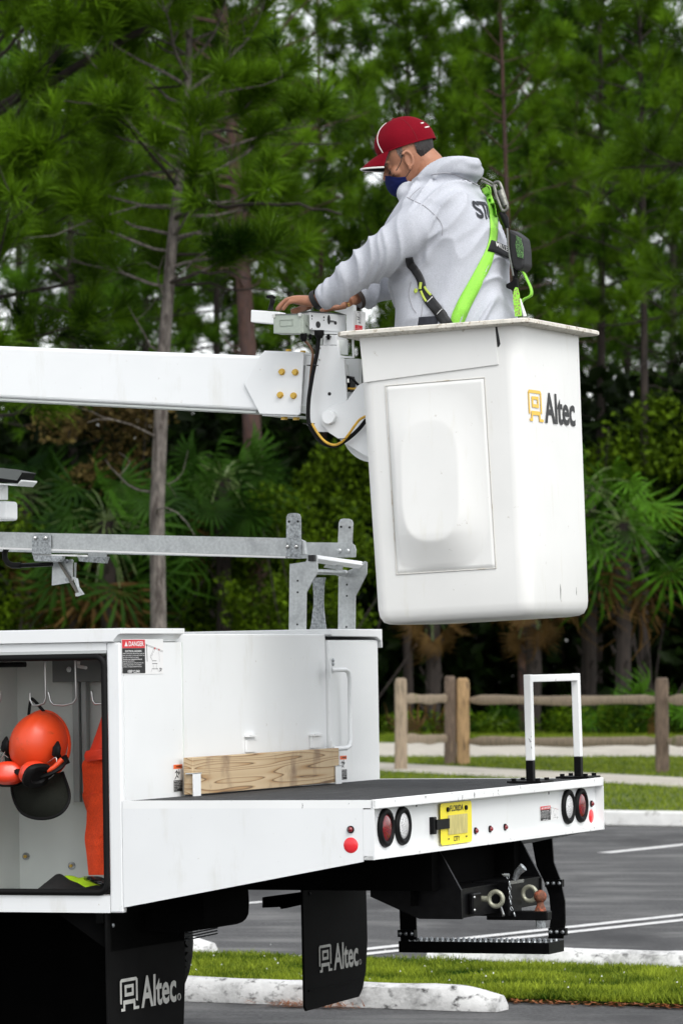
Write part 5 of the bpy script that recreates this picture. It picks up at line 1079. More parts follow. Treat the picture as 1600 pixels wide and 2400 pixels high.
# helmet with ear muffs and visor hanging on a hook
hc_ = P(93, 1745, 'x', .17); HT = Thing('safety_helmet', hc_, 'orange forestry helmet with ear muffs and black visor hanging in the open locker', 'helmet')
ORANGE = splat(mat('orange_shell', (.68, .058, .010), .45, coat=.08, bump=.1, bscale=30, nscale=6, namt=.12), (.40, .05, .01), 18, .60, .72)
def sp3(c, rx, ry, rz, tilt=0, n=36, m=22, fn=None):
    mb = MB(); ct, sn = math.cos(tilt), math.sin(tilt)
    mb.sphere((0, 0, 0), 1, n, m); 
    def f(p):
        if fn: p = fn(p)
        q = np.array([p[0]*rx, p[1]*ry, p[2]*rz]); return np.asarray(c)+np.array([q[0], ct*q[1]-sn*q[2], sn*q[1]+ct*q[2]])
    return mb.xf(f)
def hfn(p):
    r = np.linalg.norm(p); a = math.atan2(p[0], p[1]); ridge = .03*math.exp(-((abs(p[1]-.05)-.16)/.05)**2)*(p[0] < .3); q = p*(1+ridge)
    if q[0] > .25: q[0] = .25+(q[0]-.25)*.1
    return q
hs = HT.part('shell', sp3(hc_, .135, .098, .117, .30, fn=hfn), ORANGE, smooth=50)
HT.part('brim', MB().ring(hc_+np.array([.035, 0, 0]), X+np.array([0, .0, .0]), .108, .007, 36, 6).xf(lambda p: hc_+(p-hc_)*np.array([1, .93, 1.06])), ORANGE, smooth=60)
HT.part('chin_strap', MB().tube(smooth_path([P(*q, 'x', .20) for q in ((68, 1676), (71, 1650), (74, 1638), (84, 1645), (104, 1668), (126, 1692))], 4), .006, 6, flat=.4), RUBBER, smooth=50)
def pr(a, b, x): return P(a, b, 'x', x)
v_ = MB(); vis = [(28, 1838), (30, 1860), (38, 1885), (52, 1905), (75, 1916), (100, 1919), (125, 1915), (147, 1903), (161, 1882), (163, 1860), (157, 1838), (147, 1810)]
vp = [pr(a, b, .15-.10*math.sin(math.pi*i/11)) for i, (a, b) in enumerate(vis)]; 
cm = pr(92, 1822, .12); v_.add([cm]+vp, [(0, i+1, i+2) for i in range(11)]+[(0, 12, 1)]); 
VIS = mat('visor_mesh', (.010, .011, .008), .8, spec=.12, nscale=300, namt=.4)
vo = HT.part('visor', v_, VIS, smooth=60); vo.modifiers.new('t', 'SOLIDIFY').thickness = .002
HT.part('visor_edge', MB().tube(smooth_path(vp, 3), .0055, 7), RUBBER, vo, smooth=60)
HT.part('visor_holder', MB().tube(smooth_path([pr(20, 1748, .14), pr(24, 1790, .08), pr(50, 1812, .05), pr(100, 1818, .05), pr(140, 1800, .07), pr(152, 1778, .12)], 4), [.014]*21, 8, flat=.6), RUBBER, smooth=60)
HT.part('brim_peak', MB().tube(smooth_path([pr(50, 1795, .09), pr(85, 1806, .06), pr(120, 1804, .06), pr(146, 1780, .08)], 4), .016, 10, flat=.6), ORANGE, smooth=60)
MUFF = mat('orange_red_muff', (.75, .045, .012), .35, coat=.3)
def muff(c, ax, s=1.0, nm='ear_muff'):
    c = np.array(c); ax = np.array(ax, float)/np.linalg.norm(ax); s1 = np.cross(ax, Z); s1 /= np.linalg.norm(s1); s2 = np.cross(s1, ax)
    o = HT.part(nm, MB().loft([(c+ax*d, s1*.046*s*k, s2*.034*s*k, 2.6) for d, k in ((-.030, .30), (-.028, .62), (-.018, .92), (0, 1.0), (.008, 1.0))], 24), MUFF, smooth=50)
    HT.part('cushion', MB().loft([(c+ax*d, s1*.046*s*k, s2*.034*s*k, 2.6) for d, k in ((.009, .9), (.010, 1.04), (.022, 1.08), (.030, .95), (.030, .6), (.022, .5))], 24), RUBBER, o, smooth=50)
muff(pr(20, 1812, .06), (.55, .35, -.25), 1.2); muff(pr(80, 1812, .03), (-.30, -.80, -.45), 1.25)
for q in (((112, 1788), (131, 1775), (133, 1790), (131, 1808), (122, 1820), (114, 1825)), ((20, 1776), (5, 1765), (-4, 1768)), ((10, 1790), (4, 1782), (12, 1762))): HT.part('wire', MB().tube(smooth_path([pr(a, b, .06) for a, b in q], 3), .0015, 5), STEEL, smooth=60)
for q in ((136, 1756), (16, 1745)): HT.part('muff_arm', MB().tube([pr(q[0], q[1]-18, .10), pr(q[0]-2, q[1]-4, .08), pr(q[0]-4, q[1]+12, .08), pr(q[0]+6, q[1]+22, .10)], [.004, .015, .016, .008], 8, flat=.6), RUBBER, smooth=50)
HT.part('clip', MB().tube([pr(150, 1772, .11), pr(158, 1790, .12)], .011, 6), RUBBER)
# orange mesh overalls
def cloth_strip(pix_l, pix_r, x0, amp, n=12, seed=0, fx=9):
    L = [np.array(p, float) for p in smooth_path([(a, b, 0) for a, b in pix_l], 8)]; R = [np.array(p, float) for p in smooth_path([(a, b, 0) for a, b in pix_r], 8)]
    m = min(len(L), len(R)); v = []
    for i in range(m):
        for j in range(n+1):
            t = j/n; q = L[i]*(1-t)+R[i]*t; d = amp*(math.sin(t*fx+seed+.15*i)+.6*noise.noise(Vector((t*4, i*.35, seed))))-.05*math.sin(math.pi*t)
            v.append(P(q[0], q[1], 'x', x0+d))
    return MB().add(v, [(i*(n+1)+j, i*(n+1)+j+1, (i+1)*(n+1)+j+1, (i+1)*(n+1)+j) for i in range(m-1) for j in range(n)])
OR1 = mat('orange_smooth_cloth', (.80, .050, .015), .6, nscale=10, namt=.1)
OR2 = splat(mat('orange_mesh_cloth', (.82, .065, .006), .8, nscale=30, namt=.1), (.72, .050, .005), 190, .50, .56, detail=1, stretch=(1, 1, .8))
ov = Thing('work_overalls', P(232, 2050, 'x', .2), 'bright orange overalls with mesh legs hanging at the right side of the open locker', 'overalls')
ov.part('yoke', cloth_strip([(241, 1672), (228, 1712), (212, 1755), (202, 1775)], [(285, 1665), (285, 1700), (285, 1740), (285, 1772)], .22, .006, seed=1), OR1, smooth=60)
ov.part('flap', cloth_strip([(202, 1760), (198, 1772), (203, 1784), (208, 1785)], [(285, 1745), (285, 1758), (285, 1768), (285, 1774)], .195, .004, seed=2), OR1, smooth=60)
ov.part('upper_leg', cloth_strip([(203, 1776), (193, 1790), (194, 1815), (196, 1850), (194, 1866), (200, 1890), (206, 1908)], [(285, 1770), (285, 1790), (285, 1815), (285, 1850), (285, 1866), (285, 1890), (285, 1908)], .235, .010, seed=3), OR2, smooth=60)
ov.part('leg', cloth_strip([(216, 1860), (205, 1895), (203, 1930), (199, 1965), (203, 2000), (208, 2051)], [(285, 1858), (285, 1895), (285, 1930), (285, 1965), (285, 2000), (285, 2050)], .20, .008, seed=4), OR2, smooth=60)
ov.part('pocket_seam', MB().tube([P(214, 1860, 'x', .188), P(244, 1864, 'x', .17), P(270, 1866, 'x', .17)], .0015, 5), OR1)
# glove at the cuff, vest on the floor
gl_ = single('work_glove', cloth_strip([(197, 2054), (198, 2062), (212, 2068), (240, 2076)], [(226, 2053), (240, 2056), (252, 2066), (262, 2072)], .19, .010, seed=7), mat('black_glossy_rubber', (.01, .01, .01), .25, coat=.4), 'crumpled glossy black glove below the orange trouser cuff', 'glove', smooth=60)
vs = Thing('safety_vest', P(150, 2085, 'x', .2), 'folded yellow and black high visibility vest lying on the locker floor', 'vest')
def drape(tops, x0, depth, m, nm, lab=None):
    top = smooth_path([P(a, b, 'x', x0) for a, b in tops], 5); zf = -.343; v = []; n = len(top)
    for k in range(6):
        t = k/5
        for p in top: v.append((x0-.03+depth*math.sin(t*math.pi/2), p[1], zf+max(.004, (p[2]-zf))*math.sin(min(1, .12+t)*math.pi/2)+.003*math.sin(p[1]*90+k)))
    m2 = MB().add(v, [(k*n+i, k*n+i+1, (k+1)*n+i+1, (k+1)*n+i) for k in range(5) for i in range(n-1)]); o = vs.part(nm, m2, m, smooth=60, label=lab); o.modifiers.new('t', 'SOLIDIFY').thickness = .004
drape([(72, 2085), (76, 2076), (95, 2062), (110, 2053), (128, 2058), (150, 2072), (180, 2082), (215, 2077), (258, 2074)], .13, .12, mat('black_cloth', (.006, .006, .006), .85), 'trim')
drape([(128, 2056), (150, 2058), (175, 2060), (200, 2059), (235, 2070), (262, 2076)], .22, .12, mat('hi_vis_yellow', (.60, .95, .02), .6), 'panel')

# ------------------------------------------------------------------ the man in the bucket
SK = mat('skin', (.34, .155, .09), .5, spec=.4, nscale=35, namt=.10, bump=.25, bscale=220)
splat(SK, (.26, .095, .055), 9, .52, .72)
FLEECE = mat('heather_grey_fleece', (.45, .465, .505), .95, spec=.1, nscale=300, namt=.12, bump=.3, bscale=500, detail=5)
NAVY = mat('navy_cloth', (.004, .008, .060), .85, spec=.2, nscale=60, namt=.1)
CAPR = mat('crimson_cloth', (.16, .002, .009), .85, spec=.1, nscale=300, namt=.12, bump=.3, bscale=600)
CAPG = mat('grey_weave', (.28, .28, .26), .8, nscale=500, namt=.7)
PIPING = mat('white_piping', (.75, .72, .68), .6)
HAIRM = splat(mat('dark_hair', (.012, .009, .008), .6, nscale=120, namt=.5, bump=1, bscale=260, stretch=(1, 1, .3)), (.10, .085, .08), 60, .58, .72)
STUB = mat('grey_hair', (.13, .10, .085), .8, nscale=260, namt=.7, bump=1, bscale=300)
LIME = mat('lime_webbing', (.25, .60, .055), .7, nscale=260, namt=.12, bump=.3, bscale=300)
WEB = mat('black_webbing', (.008, .008, .009), .6, nscale=300, namt=.4, bump=.3, bscale=300)
STITCH = mat('lime_stitching', (.45, .55, .08), .7)
JEAN = mat('dark_trousers', (.02, .022, .03), .85, nscale=60, namt=.3)
PX = 1.17
MAN = Thing('person', (PX, .09, .64), 'man in grey hoodie, crimson cap and navy mask working the controls from the raised bucket', 'person')
def Q(a, b, x): return P(a, b, 'x', x)
def voxel(mb, size, it=3, fac=.6):
    me = bpy.data.meshes.new('v'); me.from_pydata(mb.v, [], mb.f); bm = bmesh.new(); bm.from_mesh(me); bmesh.ops.recalc_face_normals(bm, faces=bm.faces); bm.to_mesh(me); bm.free()
    o = bpy.data.objects.new('v', me); COL.objects.link(o)
    r = o.modifiers.new('r', 'REMESH'); r.mode = 'VOXEL'; r.voxel_size = size
    s = o.modifiers.new('s', 'SMOOTH'); s.factor = fac; s.iterations = it
    dg = bpy.context.evaluated_depsgraph_get(); dg.update(); m2 = bpy.data.meshes.new_from_object(o.evaluated_get(dg)); bpy.data.objects.remove(o); bpy.data.meshes.remove(me); return m2
def putmesh(T, name, me, mt, parent=None, smooth=True):
    B = T.base; n = len(me.vertices); a = np.empty(n*3); me.vertices.foreach_get('co', a); a = a.reshape(-1, 3)-B; me.vertices.foreach_set('co', a.ravel()); me.materials.clear(); me.materials.append(mt)
    me.polygons.foreach_set('use_smooth', [smooth]*len(me.polygons)); me.update(); return link(name, me, parent or T.e)
# head frame
HP = math.radians(23); yw = .36
hf0 = np.array([-math.sin(yw), math.cos(yw), 0]); hl = np.array([-math.cos(yw), -math.sin(yw), 0])
hf = hf0*math.cos(HP)-Z*math.sin(HP); hu = np.cross(hf, hl); Hc = Q(951, 351, PX-.01)
HS = [(-.128, .052, .012, .022), (-.122, .076, -.004, .036), (-.110, .088, -.022, .048), (-.092, .092, -.045, .057), (-.072, .094, -.066, .064), (-.052, .090, -.080, .069), (-.038, .086, -.088, .072), (-.022, .090, -.094, .074), (-.006, .095, -.098, .076), (.02, .094, -.101, .077), (.05, .086, -.099, .074), (.078, .066, -.084, .062), (.098, .040, -.060, .044), (.110, .012, -.032, .022)]
hz = [s[0] for s in HS]
def hsurf(z, ph, off=0.0, k=1.0):
    F = np.interp(z, hz, [s[1] for s in HS]); Bk = np.interp(z, hz, [s[2] for s in HS]); Wd = np.interp(z, hz, [s[3] for s in HS])
    c = (F+Bk)/2; r = (F-Bk)/2+off; w = Wd+off; co, si = math.cos(ph), math.sin(ph); p = 2.25
    return Hc+hf*(c+r*math.copysign(abs(co)**(2/p), co))+hl*(w*math.copysign(abs(si)**(2/p), si))+hu*z*k
def H(f, l, u): return Hc+hf*f+hl*l+hu*u
bodym = MB()
bodym.loft([(Hc+hf*((s[1]+s[2])/2)+hu*s[0], hf*(s[1]-s[2])/2, hl*s[3], 2.25) for s in HS], 40)
# nose, brow, cheeks, ears
bodym.loft([(H(.088, 0, -.028), hl*.007, hf*.010), (H(.098, 0, -.045), hl*.009, hf*.012), (H(.108, 0, -.062), hl*.013, hf*.014), (H(.106, 0, -.075), hl*.015, hf*.012)], 12)
for s in (1, -1):
    bodym.sphere(H(.083, s*.030, -.020), (.020, .018, .008), 12, 8); bodym.sphere(H(.066, s*.044, -.064), (.022, .022, .020), 12, 8)
    bodym.sphere(H(.078, s*.031, -.040), (.013, .013, .012), 12, 8)
    e0 = H(.013, s*.076, -.049); ea = hf*.92*.5; pts = []
    for t in np.linspace(-1.9, 2.4, 16): pts.append(e0+hf*(-.004-.0165*math.cos(t)*1.0)+hu*(.029*math.sin(t)+.006)+hl*s*(.010-.004*math.cos(t)))
    bodym.tube(pts, [.0052]*13+[.0058, .0065, .006], 7)
    bodym.loft([(e0-hl*s*.012, hf*.014, hu*.026), (e0+hl*s*.004-hf*.003, hf*.014, hu*.026)], 14); bodym.sphere(e0+hf*.003-hu*.027+hl*s*.006, (.008, .008, .010), 10, 8)
# neck and trunk core, legs
neck = [(H(-.030, 0, -.04), .062), (H(-.048, 0, -.085), .062), (Q(1015, 415, PX), .066), (Q(1030, 450, PX), .075)]
bodym.tube([n[0] for n in neck], [n[1] for n in neck], 24)
bodym.loft([(Q(1030, 440, PX), Y*.07, X*.08), (Q(1042, 480, PX), Y*.10, X*.17), (Q(1040, 560, PX), Y*.14, X*.17), (Q(1055, 650, PX), Y*.15, X*.17), (Q(1062, 780, PX), Y*.15, X*.17), (Q(1062, 860, PX), Y*.13, X*.17)], 24)
zb0 = Q(1062, 850, PX); fl0 = .645
for s in (-1, 1):
    x = PX+s*.10; bodym.tube([(x, zb0[1], zb0[2]), (x, zb0[1], 1.12), (x, zb0[1]-.01, .74), (x, zb0[1]-.01, .69)], [.095, .07, .048, .045], 16); bodym.loft([((x, zb0[1]+.05, fl0+.012), X*.045, Y*.12, 3), ((x, zb0[1]+.04, fl0+.06), X*.038, Y*.09, 3)], 14)
NARM = [(1030, 500, 1.045, .095), (975, 537, .975, .090), (930, 574, .948, .080), (880, 608, .943, .071), (830, 646, .95, .062), (785, 681, .962, .052), (752, 702, .973, .041)]
FARM = [(1075, 500, 1.36, .085), (1010, 585, 1.40, .078), (930, 655, 1.385, .064), (880, 678, 1.33, .055), (848, 694, 1.27, .044), (836, 700, 1.25, .040)]
bodym.tube([Q(a, b, x) for a, b, x, r in NARM]+[Q(735, 706, .98)], [r*.5 for *_, r in NARM]+[.026], 14)
bodym.tube([Q(a, b, x) for a, b, x, r in FARM]+[Q(816, 708, 1.215)], [r*.5 for *_, r in FARM]+[.025], 14)
def hand(wr, kn, fingers, thumb, xw, th=.017):
    """wrist (px,py,x), knuckle centre, finger list [(px,py,x) x3, radius]; a palm with separate bent fingers"""
    w = Q(*wr); k = Q(*kn); d = (k-w); L = np.linalg.norm(d); d = d/L; side = X*1.0; side -= d*(side@d); side /= np.linalg.norm(side); nrm = np.cross(d, side)
    bodym.loft([(w, side*.026, nrm*.020, 2.4), (w+d*L*.35, side*.036, nrm*.0205, 2.6), (w+d*L*.75, side*.042, nrm*.018, 2.8), (k, side*.042, nrm*.0145, 2.8), (k+d*.006, side*.036, nrm*.010, 2.6)], 22)
    for pts, r in fingers:
        p = [Q(*q) for q in pts]; bodym.tube(smooth_path(p, 4), list(np.interp(np.linspace(0, 1, 4*(len(p)-1)+1), [0, .3, .36, .42, .66, .72, .78, .95, 1], [r*1.1, r, r*1.13, r, r*.93, r*1.04, r*.9, r*.8, r*.45])), 10)
    p = [Q(*q) for q in thumb]; bodym.tube(smooth_path(p, 4), list(np.interp(np.linspace(0, 1, 4*(len(p)-1)+1), [0, .4, .7, .95, 1], [.016, .0125, .0115, .010, .006])), 10)
hand((736, 707, .98), (693, 703, .995), [
    ([(696, 706, .957), (679, 708, .955), (668, 719, .957), (662, 728, .957)], .0078),
    ([(692, 702, .982), (674, 703, .980), (660, 715, .980), (651, 728, .980)], .0088),
    ([(692, 700, 1.005), (674, 702, 1.005), (658, 714, 1.005), (647, 728, 1.005)], .0090),
    ([(698, 701, 1.028), (680, 703, 1.03), (665, 716, 1.03), (655, 727, 1.03)], .0088)],
    [(725, 716, 1.01), (708, 723, 1.03), (694, 728, 1.035), (682, 730, 1.035)], 1)
hand((818, 706, 1.215), (782, 715, 1.20), [
    ([(784, 718, 1.165), (770, 719, 1.16), (762, 727, 1.16), (760, 733, 1.16)], .0078),
    ([(782, 716, 1.188), (766, 717, 1.185), (756, 725, 1.185), (752, 732, 1.185)], .0088),
    ([(784, 714, 1.21), (768, 716, 1.21), (758, 724, 1.21), (755, 731, 1.21)], .0090),
    ([(788, 714, 1.235), (772, 717, 1.24), (764, 724, 1.24), (760, 730, 1.24)], .0086)],
    [(806, 715, 1.19), (790, 720, 1.165), (774, 722, 1.15), (756, 729, 1.145)], 1)
body = putmesh(MAN, 'body', voxel(bodym, .0036, 3, .5), SK)
# eyes cast down under dark brows
for s in (1, -1):
    MAN.part('eyelid_line', MB().tube([H(.0895, s*.018, -.055), H(.0925, s*.026, -.0585), H(.0915, s*.035, -.058), H(.085, s*.044, -.053)], .0022, 6), PRINTK, smooth=60)
    MAN.part('eyebrow', MB().tube([H(.098, s*.012, -.026), H(.0985, s*.024, -.021), H(.094, s*.037, -.020), H(.084, s*.049, -.026)], [.002, .0042, .0038, .0015], 7), HAIRM, smooth=60)
# trousers
tm = MB()
for s in (-1, 1): tm.tube([(PX+s*.10, zb0[1], 1.70), (PX+s*.10, zb0[1], 1.12), (PX+s*.10, zb0[1]-.01, .70)], [.13, .095, .085], 20)
MAN.part('trousers', tm, JEAN, smooth=60)
# hoodie
hm = MB()
def tsec(cx, cy, half, b, x=PX): a = math.sqrt(max((half/657)**2-(.39*b)**2, .0016))/.92; return (Q(cx, cy, x), Y*a, X*b, 2.3)
hm.loft([tsec(1064, 880, 136, .215), tsec(1064, 800, 142, .22), tsec(1064, 760, 142, .22), tsec(1062, 700, 138, .215), tsec(1054, 640, 138, .215), tsec(1042, 585, 145, .222), tsec(1038, 530, 132, .235), tsec(1042, 485, 112, .228), tsec(1040, 452, 93, .185), tsec(1040, 428, 66, .12), tsec(1034, 410, 44, .085)], 48)
hm.tube(smooth_path([Q(a, b, x) for a, b, x, r in NARM], 4), list(np.interp(np.linspace(0, 1, 25), np.linspace(0, 1, 7), [q[3] for q in NARM])), 28)
hm.tube(smooth_path([Q(a, b, x) for a, b, x, r in FARM], 4), list(np.interp(np.linspace(0, 1, 21), np.linspace(0, 1, 6), [q[3] for q in FARM])), 24)
hm.sphere(Q(1010, 500, 1.035), (.09, .12, .105), 20, 12); hm.sphere(Q(1070, 492, 1.33), (.085, .10, .098), 20, 12)
nk = [(962, 446, 1.12, .034), (984, 430, 1.085, .036), (1015, 412, 1.065, .036), (1048, 397, 1.075, .040), (1078, 392, 1.11, .044), (1090, 394, 1.17, .044), (1094, 396, 1.23, .040), (1072, 398, 1.275, .040), (1040, 414, 1.28, .034), (1000, 436, 1.25, .030)]
hm.tube(smooth_path([Q(a, b, x) for a, b, x, r in nk], 4), list(np.interp(np.linspace(0, 1, 37), np.linspace(0, 1, 10), [q[3] for q in nk])), 16)
hm.sphere(Q(1092, 402, 1.17), (.105, .052, .034), 20, 12); hm.sphere(Q(1094, 386, 1.14), (.07, .045, .026), 16, 10)
hm.sphere(Q(968, 462, 1.13), (.08, .045, .05), 16, 10)
hme = voxel(hm, .0062, 9, .6)
n = len(hme.vertices); co = np.empty(n*3); no = np.empty(n*3); hme.vertices.foreach_get('co', co); co = co.reshape(-1, 3); hme.vertex_normals.foreach_get('vector', no); no = no.reshape(-1, 3)
aS = Q(1015, 500, .99); aE = Q(848, 632, .945); arm_d = unit((aE-aS)[None])[0]
disp = np.zeros(n); yT, zT = Y, Z
def fold(p, a, amp):
    d1 = float(p@a); d2 = float(p@np.cross(a, X)); w1 = noise.noise(Vector((p[0]*5, p[1]*3, p[2]*3+1)))
    r = noise.noise(Vector((d1*15+w1*1.6, d2*3.2, p[0]*4))); r2 = noise.noise(Vector((d1*34+w1*2, d2*7, p[0]*9+5))); rid = (1-abs(r))**4
    mask = .55+.6*noise.noise(Vector((p[0]*4+3, p[1]*4, p[2]*4)))
    if p[2] > 2.22: amp *= .55
    return amp*max(mask, .1)*(rid-.35)+.003*r2
aT = np.array([0, .80, .60]); aA = arm_d*.9+np.array([0, .25, .5])
def sst(x): x = min(1, max(0, x)); return x*x*(3-2*x)
for i in range(n):
    p = co[i]; q = p-aS; t = q@arm_d; rd = np.linalg.norm(q-arm_d*t)
    w = sst(t/.16)*sst((.16-rd)/.05)*sst((1.12-p[0])/.08)
    dT = fold(p, aT, .036) if w < 1 else 0; dA = fold(p, aA, .022) if w > 0 else 0
    disp[i] = dT*(1-w)+dA*w
    el = np.linalg.norm(p-Q(835, 652, .95))
    if el < .10: disp[i] += .0015*math.sin(t*105+q[0]*20)*(1-el/.10)
    cf_ = np.linalg.norm(p-Q(757, 701, .972))
    if cf_ < .09: disp[i] += .0025*math.sin(t*150)*(1-cf_/.09)
co2 = co+no*disp[:, None]; hme.vertices.foreach_set('co', co2.ravel()); hme.update()
bvh = BVHTree.FromPolygons([tuple(v) for v in co2], [tuple(p.vertices) for p in hme.polygons])
def hit(px, py):
    o = TM.T@(CAM-TO); d = TM.T@ray(px, py); r = bvh.ray_cast(Vector(o), Vector(d).normalized(), 60)
    return (np.array(r[0]), np.array(r[1])) if r[0] is not None else None
ST = hit(1116, 492)
hood = putmesh(MAN, 'hoodie', hme, FLEECE)
# lettering wrapped on the back
def wrap(mb, org, lift=.0035):
    me = bpy.data.meshes.new('w'); me.from_pydata(mb.v, [], mb.f); bm = bmesh.new(); bm.from_mesh(me); bmesh.ops.triangulate(bm, faces=bm.faces)
    for _ in range(3):
        e = [e for e in bm.edges if e.calc_length() > .009]
        if e: bmesh.ops.subdivide_edges(bm, edges=e, cuts=1); bmesh.ops.triangulate(bm, faces=bm.faces)
    out = MB(); bm.verts.index_update(); vs_ = []
    for v in bm.verts:
        r = bvh.ray_cast(Vector((v.co.x, -1.0, v.co.z)), Vector((0, 1, 0)), 5); vs_.append(tuple(r[0]+r[1]*lift) if r[0] is not None else tuple(v.co))
    out.add(vs_, [[v.index for v in f.verts] for f in bm.faces]); bm.free(); return out
if ST is not None:
    o0 = ST[0]; MAN.part('lettering', wrap(text_mb('STUART', .285, .066, (o0[0]-.012, -1, o0[2]-.033), X*.995+Z*.03, Z, -Y, 0, bold=.03), o0), mat('faded_black_print', (.02, .022, .028), .8, nscale=90, namt=.5), hood)
# seams
def seam(pix, r=.0016, m=None, lift=.0005, nm='seam'):
    pts = []
    for a, b, _ in smooth_path([(a, b, 0) for a, b in pix], 5):
        h = hit(a, b)
        if h is not None: pts.append(h[0]+h[1]*lift)
    if len(pts) > 2: MAN.part(nm, MB().tube(pts, r, 5), m or mat('seam_grey', (.30, .30, .32), .9) if 'seam_grey' not in bpy.data.materials else bpy.data.materials['seam_grey'], hood, smooth=60)
seam([(953, 462), (968, 470), (995, 484), (1022, 508), (1036, 530), (1035, 552)]); seam([(985, 440), (970, 452), (958, 466)])
seam([(1010, 410), (1045, 405), (1080, 415), (1105, 428), (1122, 436)], .0022)
seam([(963, 660), (958, 690), (966, 720), (975, 733)]); seam([(990, 712), (988, 735), (982, 756)])
# cap
def csurf(t, ph, off=0.0):                            # t 0..1 from the band to the button
    z0 = .006+.012*math.cos(ph); rr = (1-t**2.5)**(1/2.1) if t < 1 else 0; fr = .106 if math.cos(ph) > 0 else .112
    z = z0+(.121-z0)*t; c, s = math.cos(ph), math.sin(ph); bulge = .004*math.sin(math.pi*min(1, t*1.4))
    return H(-.004+(fr+off+bulge)*rr*c, (.086+off+bulge)*rr*s, z+off)
cm_ = MB(); nt_, np_ = 16, 48
cv = [csurf(math.sin(i/nt_*math.pi/2), 2*math.pi*k/np_, .0006*math.sin(6*2*math.pi*k/np_)) for i in range(nt_) for k in range(np_)]+[H(-.004, 0, .1205)]
cm_.add(cv, [(i*np_+k, i*np_+(k+1) % np_, (i+1)*np_+(k+1) % np_, (i+1)*np_+k) for i in range(nt_-1) for k in range(np_)]+[((nt_-1)*np_+k, (nt_-1)*np_+(k+1) % np_, nt_*np_) for k in range(np_)])
cap = MAN.part('cap', cm_, CAPR, smooth=60)
MAN.part('button', MB().sphere(H(-.004, 0, .122), (.006, .006, .004), 12, 6), CAPR, cap, smooth=60)
for a in (0.62, -0.62): MAN.part('piping', MB().tube([csurf(t, a*(1-.55*t*t), .0008) for t in np.linspace(.0, .97, 22)], .0017, 6), PIPING, cap, smooth=60)
for a in (0, math.pi/3*1.9, -math.pi/3*1.9): MAN.part('seam', MB().tube([csurf(t, a, .0002) for t in np.linspace(.02, .98, 16)], .0008, 5), mat('dark_crimson', (.16, .004, .01), .8) if 'dark_crimson' not in bpy.data.materials else bpy.data.materials['dark_crimson'], cap, smooth=60)
MAN.part('band', MB().tube([csurf(.0, 2*math.pi*k/40, .0004) for k in range(40)], .0022, 6, closed=True), CAPR, cap, smooth=60)
def brimp(u, v, dz=0.0):
    ph = u*.98; b = csurf(.0, ph, -.002); k = (1-.42*abs(u)**2.2); return b+hf*(.080*v*k)-hu*(.004*v+.030*u*u*v+.016*v*v-.006)+hu*dz-hl*0
def bgrid(dz, m, nm, v0=0, v1=1, par=None):
    g_ = [brimp(-1+2*i/28, v0+(v1-v0)*j/8, dz) for j in range(9) for i in range(29)]; o = MAN.part(nm, MB().add(g_, [(j*29+i, j*29+i+1, (j+1)*29+i+1, (j+1)*29+i) for j in range(8) for i in range(28)]), m, par or cap, smooth=60); o.modifiers.new('t', 'SOLIDIFY').thickness = .0022; return o
bgrid(.0, CAPR, 'brim'); bgrid(-.003, mat('cap_underside', (.012, .016, .018), .9), 'brim_underside', 0, .97)
MAN.part('brim_edge', MB().tube([brimp(-1+2*i/40, 1, -.001) for i in range(41)], [.0034]*41, 6), PIPING, cap, smooth=60)
g_ = [brimp(.25+.74*i/16, v, -.0052) for v in (.55, .95) for i in range(17)]; MAN.part('brim_trim', MB().add(g_, [(i, i+1, 18+i, 17+i) for i in range(16)]), CAPG, cap)
for t, a, w_ in ((.50, 2.55, .10), (.34, 2.62, .16)): MAN.part('embroidery', MB().tube([csurf(t, a+w_*(i/6-.5)*1.6, .0012) for i in range(7)], .0026, 5), PIPING, cap)
# hair below the cap
def hair(m, nm, za, zb_f, ph0, ph1, off, seed):
    g = MB(); NI, NJ = 26, 60; v = []
    for i in range(NI+1):
        for j in range(NJ+1):
            ph = ph0+(ph1-ph0)*j/NJ; z1 = zb_f(ph); z = za+(z1-za)*i/NI; taper = math.sin(min(1, (1-i/NI)*3+.05)*math.pi/2); p = hsurf(z, ph, off*taper); v.append(p+(p-H(0, 0, z))*.02*noise.noise(Vector(p*260)))
    g.add(v, [(i*(NJ+1)+j, i*(NJ+1)+j+1, (i+1)*(NJ+1)+j+1, (i+1)*(NJ+1)+j) for i in range(NI) for j in range(NJ)]); return MAN.part(nm, g, m, smooth=60)
hair(HAIRM, 'hair', .03, lambda ph: -.034-.050*max(0, math.sin((ph-1.85)/(2*math.pi-3.7)*math.pi))**.7, 1.85, 2*math.pi-1.85, .0055, 1)
for s in (1, -1): hair(STUB, 'sideburn', .02, lambda ph: -.030, s*1.22, s*1.44, .0012, 2)
# mask
def maskp(u, v, off=0.0):
    au = abs(u); zt_ = np.interp(au, [0, .25, .5, .8, 1], [-.052, -.060, -.068, -.088, -.098]); zb2 = np.interp(au, [0, .35, .7, 1], [-.146, -.140, -.128, -.121]); z = zt_+(zb2-zt_)*v
    Fm = np.interp(-z, [.05, .064, .085, .108, .13, .148], [.106, .1145, .1195, .121, .115, .100]); ph = u*1.30; bk = .006
    f_ = bk+(Fm-bk)*math.cos(ph)**(.85); l_ = (.0705+.0*v)*math.sin(ph)/math.sin(1.3)*(1-.10*v)
    return H(f_+off*.7, l_+math.copysign(off*.7, u) if u else 0, z)
g_ = [maskp(-1+2*i/40, j/16, .002*math.sin(math.pi*j/16)+.0018*noise.noise(Vector((i*.25, j*.3, 4)))) for j in range(17) for i in range(41)]
mk = MAN.part('face_mask', MB().add(g_, [(j*41+i, j*41+i+1, (j+1)*41+i+1, (j+1)*41+i) for j in range(16) for i in range(40)]), NAVY, smooth=60); mk.modifiers.new('t', 'SOLIDIFY').thickness = .0015
